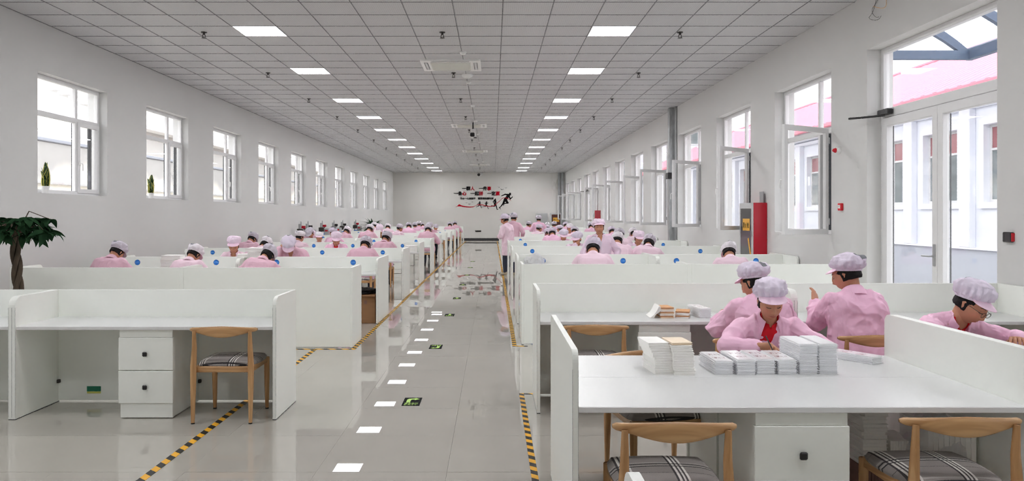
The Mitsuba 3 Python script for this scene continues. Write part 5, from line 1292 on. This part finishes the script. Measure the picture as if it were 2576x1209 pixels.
seat('bowed', 777, 570, N_[3] + .1, 160, W + 'grey cap bent over the leftmost press', 'smock_rose', 'cap_grey')
seat('deep', 789, 577, S[4] - .10, -30, W + 'pink cap bent low right of the leftmost press', 'smock_rose', 'cap_pink', chair=False)
seat('deep', 875, 561, S[4] - .5, -20, W + 'pale cap raised above others, rose back, left of the palm', 'smock_rose', 'cap_pale', s=1.04)
seat('bowed', 932, 562, S[4] - .10, -14, W + 'pale cap over black hair, back to camera below the palm', 'smock_rose', 'cap_pale')
seat('bowed', 943, 557, S[5] - .10, 0, W + 'bright white cap in front of the palm leaves', 'smock_pale', 'cap_pale')
seat('deep', 955, 561, N_[4] + .1, 200, W + 'pink cap bowed beside a white and blue box', 'smock_mid', 'cap_pink')
seat('bowed', 976, 560.5, S[6] - .10, 0, W + 'white cap mostly hidden behind a brown box', 'smock_pale', 'cap_pale')
seat('glance_right', 1006, 562, S[5] - .40, -30, W + 'grey cap in right profile, pale shoulders, right of a brown carton', 'smock_pale', 'cap_grey')
seat('bowed', 1029, 558, S[6] - .10, 0, W + 'grey cap, round rose back, far left block, third from the palm', 'smock_mid', 'cap_grey')
seat('upright', 1044, 558, S[7] - .10, 0, W + 'grey cap, between two white packs far in the left block', 'smock_mid', 'cap_grey')
seat('upright', 1054, 555, S[8] - .10, 0, W + 'white cap highest in the far left block', 'smock_mid', 'cap_pale')
seat('deep', 1062, 558.5, S[9] - .10, 20, W + 'dark hair and lilac cap, bent right in the far left block', 'smock_mid', 'cap_grey')
seat('bowed', 1077, 563.5, S[4] - .10, 0, W + 'grey cap, broad rose back, left of a green carton', 'smock_rose', 'cap_grey')
seat('glance_right', 1081, 558, N_[5] + .1, 200, W + 'lilac cap, half hidden behind the broad backed worker by the aisle', 'smock_rose', 'cap_grey')
seat('glance_left', 1096, 563, N_[6] + .08, 160, W + 'grey cap, turned left, right of the small green carton', 'smock_rose', 'cap_grey')
seat('bowed', 1132, 557, S[8] - .10, 0, W + 'grey cap, left one of the farthest pair left of aisle', 'smock_rose', 'cap_grey')
seat('bowed', 1144, 555, S[9] - .10, 10, W + 'grey cap, right one of the farthest pair at left', 'smock_rose', 'cap_grey')

# --- right block
seat('stand_work', 1270, 536.5, 20.15, 55, 'worker in long pink smock standing at the aisle edge, turned left, jeans and tan shoes', 'smock_pale', 'cap_lilac', chair=False, trousers='navy_cloth', shoes='shoe_tan')
seat('stand_back', 1292, 534, 23.3, -15, 'worker in pink smock standing, back to camera, behind the one at the aisle edge', 'smock_rose', 'cap_grey', chair=False)
seat('stand_back', 1355, 541, 29.6, 0, 'worker in pink smock standing with back to camera in front of the far grey cabinet', 'smock_mid', 'cap_grey', chair=False)
seat('glance_right', 1331, 555, S[7] - .40, -30, W + 'grey cap in right profile, alone far right of the aisle', 'smock_mid', 'cap_grey')
seat('glance_right', 1357, 563, S[5] - .42, -30, W + 'lilac cap in right profile before the far standing worker', 'smock_pale', 'cap_lilac')
seat('upright', 1376.5, 558, S[8] - .10, 0, W + 'white cap, farthest seated below the brown glazed cabinet', 'smock_pale', 'cap_pale')
seat('bowed', 1377, 564.6, S[6] - .10, 0, W + 'lilac cap, behind the low bowed worker right of the aisle', 'smock_pale', 'cap_lilac')
seat('deep', 1376.5, 571, S[4] - .60, 30, W + 'lilac cap bowed low, fourth row back right of the aisle', 'smock_mid', 'cap_lilac', chair=False)
seat('bowed', 1388.5, 570.6, S[3] - .10, 0, W + 'lilac cap and black hair band, pink back, fifth right row', 'smock_mid', 'cap_lilac')
seat('upright', 1394, 555.7, S[7] - .10, 0, W + 'round grey cap in front of the brown glazed cabinet', 'smock_mid', 'cap_grey')
seat('glance_left', 1408, 565, S[5] - .10, 20, W + 'lilac cap in left profile behind the red collared worker at right', 'smock_mid', 'cap_lilac')
seat('reading', 1418, 574, N_[2] + .10, 180, W + 'red shirt, cap front to camera, head bowed in the right block', 'smock_mid', 'cap_lilac')
seat('bowed', 1423, 557, S[7] - .10, 0, W + 'lilac cap over black hair behind the smiling seated worker at right', 'smock_mid', 'cap_lilac')
seat('upright', 1433, 561, N_[4] + .10, 180, W + 'white visor cap facing camera far in the right block', 'smock_mid', 'cap_pale')
seat('bowed', 1446, 567.5, S[4] - .10, -15, W + 'grey cap, dark hair, right of the far worker with white visor', 'smock_pale', 'cap_grey')
seat('m_chin', 1452, 580.5, N_[1] + .10, 180, W + 'visor cap resting her chin on her hand, right block', 'smock_lilac', 'cap_lilac')
seat('stand_look', 1506, 549, 12.75, 180, 'smiling woman in pink smock and visor cap standing among the right desks', 'smock_lilac', 'cap_pink', chair=False)
seat('m_back2', 1493, 592.7, S[0] - .10, 0, W + 'lilac cap, broad back to camera between stickers 181 and 182', 'smock_pale', 'cap_lilac')
seat('bowed', 1486, 558.5, S[6] - .10, 0, W + 'grey cap half hidden left of the smiling standing woman', 'smock_mid', 'cap_grey')
seat('bowed', 1539, 568, S[4] - .10, 0, W + 'lilac cap, pink back, just right of the smiling standing woman', 'smock_mid', 'cap_lilac')
seat('bowed', 1558, 572, S[2] - .10, 0, W + 'tall grey cap, behind the pale back right of the smiling woman', 'smock_pale', 'cap_grey')
seat('m_back2', 1553, 580, S[1] + .0 - .12, 0, W + 'pale cap tipped left, pale back right of the smiling woman', 'smock_pale', 'cap_pale')
seat('bowed', 1592, 571, S[3] - .10, 10, W + 'white cap, black hair, behind the right hand visor capped worker', 'smock_pale', 'cap_pale')
seat('m_face', 1607, 579, N_[1] + .10, 180, W + 'visor cap facing camera left of the galvanised pipe, above sticker 167', 'smock_lilac', 'cap_pink')
seat('m_back3', 1635, 586, S[1] - .12, 0, W + 'grey cap over thick hair, pale back right of sticker 167', 'smock_pale', 'cap_grey')
seat('m_back2', 1833, 603.5, S[0] - .10, 0, W + 'white cap with grey patch, back to camera left of sticker 184', 'smock_pale', 'cap_pale')

# ------------------------------------------------------------------ booklets, trays and boxes
def booklet_mesh(w, l, t):
    return cat(box(-w / 2, w / 2, -l / 2, l / 2, 0, .0012), box(-w / 2, w / 2, -l / 2, l / 2, t - .0012, t), box(-w / 2 + .001, w / 2 - .004, -l / 2 + .0045, l / 2 - .0045, .0012, t - .0012), box(-w / 2, -w / 2 + .0012, -l / 2, l / 2, 0, t))
BK = ply(booklet_mesh(.108, .215, .0118), 'paper'); BKW = ply(booklet_mesh(.108, .19, .0105), 'paper_warm')
def tray_mesh(w, l, t):
    return cat(box(-w / 2, w / 2, -l / 2, l / 2, 0, .0022, .0008), box(-w / 2 + .0055, w / 2 - .0055, -l / 2 + .0055, l / 2 - .0055, .002, t - .0003, .001))
TRAY = ply(tray_mesh(.100, .29, .0084), 'tray_white')
tp = trimesh.Trimesh([[-.042, -.137, .0086], [.042, -.137, .0086], [.042, .137, .0086], [-.042, .137, .0086]], [[0, 1, 2], [0, 2, 3]], process=False)
TRAYTOP = ply(tp, 'tray_print', True, uv=np.array([[0, 0], [0, 1], [1, 1], [1, 0]], float)[[0, 1, 2, 3]])
def stack(kind, n, x, y, z, a, t, label, group, lean=lambda i: (0, 0), jit=.003, jang=.03, name='booklet', category='booklet', top=None, mats=None):
    r = random.Random(int(x * 1000 + y * 77))
    for i in range(n):
        dx, dy = lean(i)
        M = T().translate([x + dx + r.uniform(-jit, jit), y + dy + r.uniform(-jit, jit), z + i * t]) @ T().rotate([0, 0, 1], math.degrees(a) + math.degrees(r.uniform(-jang, jang)))
        k = thing(name, f'{ORD[n - 1 - i]} {label}' if 0 < i < n - 1 else (f'topmost {label}' if i else f'lowest {label}'), category, group)
        if top is not None:
            part(k, 'shell', kind, M=M); part(k, 'printed_card', top, M=M)
        else:
            d = dict(kind); d['to_world'] = M
            if mats: d['bsdf'] = {'type': 'ref', 'id': mats[i % len(mats)]}
            scene[k] = d
ZT = .70
stack(BK, 13, .868, 4.16, ZT, .10, .0120, 'white booklet in the left one of two leaning stacks on the foreground desk', 'left leaning booklet stack', lambda i: (-.0045 * max(i - 6, 0), .003 * i), .002)
stack(BK, 12, .975, 4.14, ZT, -.03, .0120, 'white booklet in the right one of two leaning stacks on the foreground desk', 'right leaning booklet stack', lambda i: (-.002 * max(i - 7, 0), .003 * i), .002)
solo('booklet', BKW, None, 'booklet with a tan cover on top of the right leaning stack', 'booklet', M=T().translate([.965, 4.18, ZT + .146]) @ T().rotate([0, 0, 1], 4))
tw_ = trimesh.Trimesh([[-.042, -.137, .0086], [.042, -.137, .0086], [.042, .137, .0086], [-.042, .137, .0086]], [[0, 1, 2], [0, 2, 3]], process=False)
TRAYPLAIN = ply(tw_, 'tray_white')
def trays(n, x, y, a, lab, grp, z=ZT):
    stack(TRAY, n, x, y, z, a, .0086, lab, grp, jit=.0015, jang=.012, name='tray_pack', category='tray', top=TRAYPLAIN if n > 10 else TRAYTOP)
trays(8, 1.175, 4.20, .03, 'white tray pack in the leftmost low pile of the foreground tray row', 'first tray pile')
trays(9, 1.285, 4.19, .02, 'white tray pack in the second low pile of the foreground tray row', 'second tray pile')
trays(9, 1.392, 4.20, .0, 'white tray pack in the third low pile, printed pinkish top, foreground tray row', 'third tray pile')
trays(9, 1.499, 4.19, -.01, 'white tray pack in the low pile right against the tall piles', 'fourth tray pile')
trays(18, 1.607, 4.20, .0, 'white tray pack in the left one of two tall piles', 'left tall tray pile')
trays(18, 1.715, 4.21, -.02, 'white tray pack in the right one of two tall piles', 'right tall tray pile')
trays(5, 2.02, 4.46, .55, 'white tray pack in the low turned pile beside the tall piles', 'turned tray pile')
trays(6, 2.80, 4.18, .5, 'white tray pack in front of the woman with glasses', 'right edge tray pile')
trays(3, 2.92, 4.14, .9, 'white tray pack lying right of the pile before the woman with glasses', 'right edge loose trays')
# second right row
stack(BKW, 8, 1.37, 6.36, ZT, .05, .0105, 'tan edged booklet in the pile with upright cards on the second right desk', 'tan booklet pile', jit=.004, mats=('paper_warm', 'kraft', 'paper'))
stack(BKW, 5, 1.515, 6.36, ZT, -.25, .0105, 'tan edged booklet in the low loose pile on the second right desk', 'low tan booklet pile', jit=.006, jang=.12, mats=('paper', 'kraft', 'paper'))
for i in range(6):
    m = booklet_mesh(.11, .19, .006)
    m.apply_transform(trimesh.transformations.rotation_matrix(math.radians(-62 + 5.5 * i), [0, 1, 0])); m.apply_translation([-m.bounds[1, 0], 0, -m.bounds[0, 2]])
    solo('card_pack', m, 'paper', f'{ORD[i]} white card from the left, fanned against the tan booklet pile', 'card', 'fanned white cards', M=T().translate([1.315 + .003 * i, 6.36, ZT]))
trays(9, 1.66, 6.42, .1, 'white tray pack in the pile beside the worker behind the writing woman', 'second row tray pile')
# white boxes in the left block
BX = ply(cat(box(-.13, .13, -.11, .11, 0, .040, .003), box(-.132, .132, -.112, .112, .040, .050, .003)), 'paper')
def boxes(n, x, y, z, lab, grp, t=.051):
    stack(BX, n, x, y, z, .05, t, lab, grp, jit=.006, jang=.05, name='white_box', category='box')
boxes(5, -4.55, 11.33, .69, 'flat white box stacked left of the worker by sticker 178', 'left box stack')
boxes(6, -3.34, 11.36, .69, 'flat white box stacked tall beside the bent grey capped worker', 'tall left box stack')
solo('white_box', BX, None, 'flat white box resting across the divider beside sticker 178', 'box', M=T().translate([-3.52, 11.42, .906]) @ T().rotate([0, 0, 1], 12))
solo('white_box', BX, None, 'topmost flat white box of the tall stack at the bent worker', 'box', M=T().translate([-3.36, 11.36, .69 + 6 * .051]) @ T().rotate([0, 0, 1], -8))
for i, z in enumerate((.69, .741, .792)):
    solo('white_box', BX, None, ('lowest', 'middle', 'topmost')[i] + ' flat white box on the third numbered left row, aisle end', 'box', 'aisle end boxes', M=T().translate([-1.80, 17.7, z]))
boxes(3, 1.15, 20.95, .70, 'flat white box in the wide low stack far right of the aisle', 'far right box stack', .05)
solo('carton', cat(box(-.16, .16, -.13, .13, 0, .30, .004), box(-.161, .161, -.03, .03, .298, .3015)), 'cardboard', 'small brown carton far in the left block below the palm', 'carton', M=T().translate([(966 - CX) * 24.4 / FOC, 24.45, .69 + .0]))
k = solo('carton', box(-.10, .10, -.1, .1, 0, .36, .004), 'paper', 'upright white carton with blue print next to the brown carton', 'carton', M=T().translate([(949.5 - CX) * 24.4 / FOC, 24.40, .69]))
solo('carton', box(-.06, .06, -.05, .05, 0, .20, .004), 'green_label', 'small green carton by the aisle far in the left block', 'carton', M=T().translate([(1089 - CX) * 24.0 / FOC, 24.0, .69]))
boxes(4, (1053 - CX) * 24.1 / FOC, 24.1, .69, 'pale box stack left of the broad backed worker far left', 'far left box stack')
# papers on the right block desks
for i, (px, y, lab) in enumerate(((1400, 11.35, 'white papers lying left of sticker 182 on the desk'), (1690, 11.3, 'white papers under sticker 183'), (1742, 14.5, 'white paper heap left of sticker 168'), (1592, 14.5, 'white papers in front of sticker 167'))):
    X = (px - CX) * y / FOC
    m = cat(*[trimesh.Trimesh(box(-.12, .12, -.08, .08, .003 * j, .003 * j + .002).apply_transform(trimesh.transformations.rotation_matrix(.3 * j + i, [0, 0, 1])).vertices, box(0, 1, 0, 1, 0, 1).faces, process=False) for j in range(5)])
    solo('paper_stack', m, 'paper', lab, 'papers', M=T().translate([X, y, ZT]))

# carton under the left desk, bag on it
k = thing('carton', 'brown cardboard carton on the floor under the desk with sticker 180', 'carton')
part(k, 'box', box(-1.98, -1.645, 11.14, 11.52, .0, .40, .006), 'cardboard')
part(k, 'flap', cat(box(-1.98, -1.82, 11.06, 11.14, .395, .401), box(-1.81, -1.645, 11.05, 11.14, .385, .391)), 'cardboard')
for i in range(3): part(k, 'printed_mark', box(-1.95 + .075 * i, -1.91 + .075 * i, 11.1385, 11.1402, .27, .32), 'book_brown')
def crumple(cx, cy, cz, rx, ry, rz, seed, sub=4, rough=.35):
    m = trimesh.creation.icosphere(sub); u = np.asarray(m.vertices)
    n1 = meshkit.fbm(u * 2.2, 4, seed); n2 = np.abs(meshkit.fbm(u * 4.5, 3, seed + 3) - .5)
    p = u * (1 + rough * (n1 - .5) * 2 - rough * 1.2 * n2)[:, None] * [rx, ry, rz]
    p[:, 2] = np.maximum(p[:, 2], -rz * .72) + rz * .72
    return trimesh.Trimesh(p + [cx, cy, cz], m.faces, process=False)
solo('plastic_bag', crumple(-1.82, 11.30, .40, .17, .16, .055, 3), 'black_plastic', 'crumpled black plastic bag lying on the carton under the desk', 'bag', smooth=35)
mat('film_white', 'principledthin', base_color={'type': 'rgb', 'value': [.93, .93, .94]}, roughness=.18, spec_trans=.55, diff_trans=.9, eta=1.4)
solo('plastic_bag', crumple(.60, 11.45, .70, .15, .12, .15, 8), 'film_white', 'clear crumpled plastic bag on the desk left of sticker 181', 'bag', smooth=35)
solo('plastic_bag', crumple(.50, 3.95, .0, .09, .12, .055, 12), 'film_white', 'clear crumpled plastic bag on the floor under the foreground desk', 'bag', smooth=35)

# goods under the foreground desk
for i in range(14):
    solo('booklet', BK, None, f'{ORD[13 - i]} booklet from the top, flat white pile right of the drawer unit', 'booklet', 'booklets under the desk', M=T().translate([1.835 + .004 * math.sin(i * 2.1), 3.93 + .004 * math.cos(i * 1.7), .305 + .0185 * i]) @ T().rotate([0, 0, 1], 1.5 * math.sin(i * 3)) @ T().scale([1.1, 1, 1.5]))
for i in range(9):
    solo('book', box(0, .0125, -.10, .10, 0, .118, .001), 'paper', f'{ORD[i]} upright white book from the left, beside the flat pile under the desk', 'book', 'upright white books', M=T().translate([1.915 + .0133 * i, 3.94, .305]))
for i in range(15):
    solo('book', box(0, .0135, -.10, .10, 0, .14, .0015), 'book_brown', f'{ORD[i]} brown book from the left in the bundle under the white books', 'book', 'upright brown books', M=T().translate([1.775 + .0150 * i, 3.93, .162]) @ T().rotate([0, 0, 1], .8 * math.sin(i * 5)))
for i in range(2):
    solo('white_box', box(-.12, .12, -.12, .12, 0, .078, .004), 'paper', ('lowest white box under the brown books', 'second white box from the floor under the brown books')[i], 'box', 'bottom white boxes', M=T().translate([1.89, 3.94, .0 + .08 * i]))
for i in range(9):
    solo('white_pack', box(0, .024, -.13, .13, 0, .17, .002), 'paper', f'{ORD[i]} upright white pack from the left in the plastic wrap by the divider', 'pack', 'upright white packs', M=T().translate([2.02 + .0252 * i, 3.83, .36 - .0]))
for i in range(2):
    solo('white_box', box(-.117, .117, -.13, .13, 0, .176, .004), 'paper', ('lower large white box under the wrapped upright packs', 'upper large white box under the wrapped upright packs')[i], 'box', 'boxes under the packs', M=T().translate([2.14, 3.83, .0 + .18 * i]))
bag = crumple(2.12, 3.86, .0, .145, .22, .33, 21, 4, .16)
solo('plastic_wrap', bag, 'film_white', 'clear plastic wrap around the white packs under the foreground desk', 'plastic wrap', smooth=35)

# ------------------------------------------------------------------ presses on the wall bench
k = thing('work_bench', 'narrow white bench along the left wall carrying the presses', 'bench')
part(k, 'top', box(XL + .03, -5.53, 22.0, 34.0, .72, .75, .004), 'laminate')
for y in (22.1, 26, 30, 33.9): part(k, 'leg', box(XL + .05, -5.56, y - .02, y + .02, 0, .72, .003), 'laminate')
def press(px, lab, red):
    X = -5.68; y = X * FOC / (px - CX)
    k = thing('bench_press', lab, 'press', 'bench presses at the left wall')
    b = .75
    part(k, 'base', box(X - .10, X + .10, y - .14, y + .14, b, b + .07, .008), 'dark_metal')
    part(k, 'column', tube([(X, y, b + .05), (X, y, b + .50)], .024, 10), 'galvanised')
    part(k, 'head', box(X - .06, X + .10, y - .06, y + .06, b + .22, b + .36, .01), 'dark_metal')
    part(k, 'ram', tube([(X + .05, y, b + .36), (X + .05, y, b + .50), (X + .05, y, b + .58)], [.013, .018, .012], 10), 'steel')
    part(k, 'lever', tube([(X + .06, y + .06, b + .30), (X + .16, y + .10, b + .42)], .012, 6), 'black_plastic')
    part(k, 'platen', box(X - .02, X + .12, y - .08, y + .08, b + .13, b + .155, .004), 'sticker_blue')
    c = part(k, 'control_box', box(X + .06, X + .26, y + .16, y + .30, b + .02, b + .32, .006), 'grey_plastic')
    part(c, 'red_label', box(X + .10, X + .20, y + .1585, y + .1605, b + .22, b + .27), 'red_plastic')
    part(k, 'gauge', box(X + .02, X + .16, y + .05, y + .10, b + .37, b + .45, .006), 'cabinet_red' if red else 'black_plastic')
for i, (px, red) in enumerate(((753, 1), (771, 0), (807, 1), (837, 0), (859, 0), (892, 1))):
    press(px, f'small bench press with an upright steel rod, {ORD[i]} from the left along the wall', red)

# ------------------------------------------------------------------ plants
def leaf_mesh(L, w, bend, fold=.18, n=8):
    t = np.linspace(0, 1, n); prof = w * np.sin(np.pi * t ** .8) ** .9 * (1 - .15 * t) + .0008
    mid = np.stack([np.zeros(n), L * t * (1 - .10 * bend * t), -bend * L * .45 * t ** 2], 1)
    v = np.concatenate([mid + np.stack([-prof, np.zeros(n), fold * prof], 1), mid, mid + np.stack([prof, np.zeros(n), fold * prof], 1)])
    f = []
    for s in (0, n):
        for i in range(n - 1):
            q = [s + i, s + i + 1, s + n + i + 1, s + n + i]; f += [[q[0], q[2], q[1]], [q[0], q[3], q[2]]]
    return trimesh.Trimesh(v, f, process=False)
LEAVES = [ply(leaf_mesh(1.0, w, b), 'leaf_dark', True) for w, b in ((.20, .35), (.24, .6), (.17, .9), (.22, 1.2))]
def aim(o, d, up, s, roll=0):
    d = np.array(d, float); d /= np.linalg.norm(d); x = np.cross(d, up); x /= np.linalg.norm(x); z = np.cross(x, d)
    R = np.stack([x, d, z], 1) @ roty(roll); M = np.eye(4); M[:3, :3], M[:3, 3] = R * s, o
    return T(M)
def pot(k, x, y, r, h, m='white_plastic'):
    part(k, 'pot', lathe([(0, 0), (r * .72, 0), (r, h), (r * 1.06, h), (r * 1.06, h + .02), (r * .94, h + .02), (r * .9, h - .03), (0, h - .03)], 28).apply_translation([x, y, 0]), m, smooth=35)
    part(k, 'soil', lathe([(0, h - .02), (r * .9, h - .025)], 20).apply_translation([x, y, 0]), 'soil')
r = random.Random(5)
k = thing('potted_tree', 'braided trunk money tree with dark drooping leaves by the left wall', 'plant')
tx, ty = (48 - CX) * 8.0 / FOC, 8.0
pot(k, tx, ty, .19, .34)
tw = []
for j in range(3):
    t = np.linspace(0, 1, 26); ph = j * 2.1 + t * 10
    tw.append(tube(np.stack([tx + .030 * np.cos(ph) - .05 * t ** 2, ty + .030 * np.sin(ph),   .3 + 1.04 * t], 1), .030 - .008 * t, 8))
tk = part(k, 'trunk', cat(*tw), 'bark', smooth=50)
top = np.array([tx - .05, ty, 1.33])
for i in range(34):
    az = i * 2.4; el = r.uniform(-.25, 1.0); L = r.uniform(.16, .36)
    d = np.array([math.cos(az) * math.cos(el), math.sin(az) * math.cos(el), math.sin(el) * .62])
    mid = top + d * L * .5 + [0, 0, .05]; end = top + d * L
    if i == 4: end = top + np.array([.36, 0, .14]); mid = top + np.array([.15, 0, .22])
    if i == 7: end = top + np.array([.36, -.1, .02]); mid = top + np.array([.2, -.05, .16])
    part(k, 'stem', tube([top - [0, 0, .06], mid, end], [.008, .006, .004], 6), 'bark')
    out = np.array([d[0], d[1], 0]); out /= np.linalg.norm(out)
    for j in range(6):
        a = (j - 2.5) * .62; dd = np.array([out[0] * math.cos(a) - out[1] * math.sin(a), out[0] * math.sin(a) + out[1] * math.cos(a), r.uniform(-.6, .15)])
        part(k, 'leaf', LEAVES[r.randrange(4)], M=aim(end, dd, [0, 0, 1.0], r.uniform(.14, .22), r.uniform(-.6, .6)))
k = thing('potted_palm', 'bushy dark green palm by the left wall far back', 'plant')
px_, d_ = 938, 32.45
tx, ty = (px_ - CX) * d_ / FOC, d_
pot(k, tx, ty, .2, .36)
part(k, 'trunk', tube([(tx, ty, .3), (tx, ty, .95)], .035, 8), 'bark')
PF = [ply(leaf_mesh(1.0, .055, b, .1, 12), 'leaf_dark', True) for b in (1.3, 1.7, 2.1)]
for i in range(130):
    az = i * 2.4; el = r.uniform(.25, 1.4); d = [math.cos(az) * math.cos(el), math.sin(az) * math.cos(el), math.sin(el)]
    part(k, 'leaf', PF[r.randrange(3)], M=aim(np.array([tx, ty, .92]) + .06 * np.array(d), d, [0.01, 0, 1.0], r.uniform(.45, .62), r.uniform(-.3, .3)))
SN = []
for w, L, b in ((.030, .34, .1), (.034, .27, .25), (.028, .22, .4), (.026, .16, .5)):
    n = 12; t = np.linspace(0, 1, n); pr = w * (np.sin(np.pi * (.18 + .82 * t)) ** .7) + .0005; tw_ = .5 * t
    mid = np.stack([0 * t, -b * L * .5 * t ** 2, L * t], 1); sd = np.stack([np.cos(tw_), np.sin(tw_), 0 * t], 1)
    v = np.concatenate([mid - pr[:, None] * sd, mid + np.stack([0 * t, .35 * pr, 0 * t], 1), mid + pr[:, None] * sd]); uv = np.concatenate([np.stack([0 * t, t], 1), np.stack([0 * t + .5, t], 1), np.stack([0 * t + 1, t], 1)])
    f = []
    for s in (0, n):
        for i in range(n - 1):
            q = [s + i, s + i + 1, s + n + i + 1, s + n + i]; f += [[q[0], q[2], q[1]], [q[0], q[3], q[2]]]
    SN.append(ply(trimesh.Trimesh(v, f, process=False), 'leaf_snake', True, uv=uv))
for i, (px, d, lab) in enumerate(((114, 10.60, 'snake plant with yellow edged leaves on the nearest left window sill'), (380, 13.87, 'snake plant in a small white pot on the second left window sill'))):
    k = thing('snake_plant', lab, 'plant')
    x = XL - .062; y = d
    part(k, 'pot', lathe([(0, 0), (.038, 0), (.050, .085), (.053, .085), (.053, .097), (.046, .097), (.044, .08), (0, .08)], 22), 'white_plastic', smooth=35, M=T().translate([x, y, 1.80]))
    part(k, 'saucer', lathe([(0, 0), (.055, 0), (.058, .008), (0, .006)], 20), 'white_plastic', M=T().translate([x, y, 1.80]))
    for j in range(8):
        M = T().translate([x + .014 * math.cos(j * 2.4), y + .016 * math.sin(j * 2.4), 1.885]) @ T().rotate([0, 0, 1], 137 * j + 40 * i) @ T().scale([1.45, 1.45, .98])
        part(k, 'leaf', SN[min(j // 2, 3)], M=M)
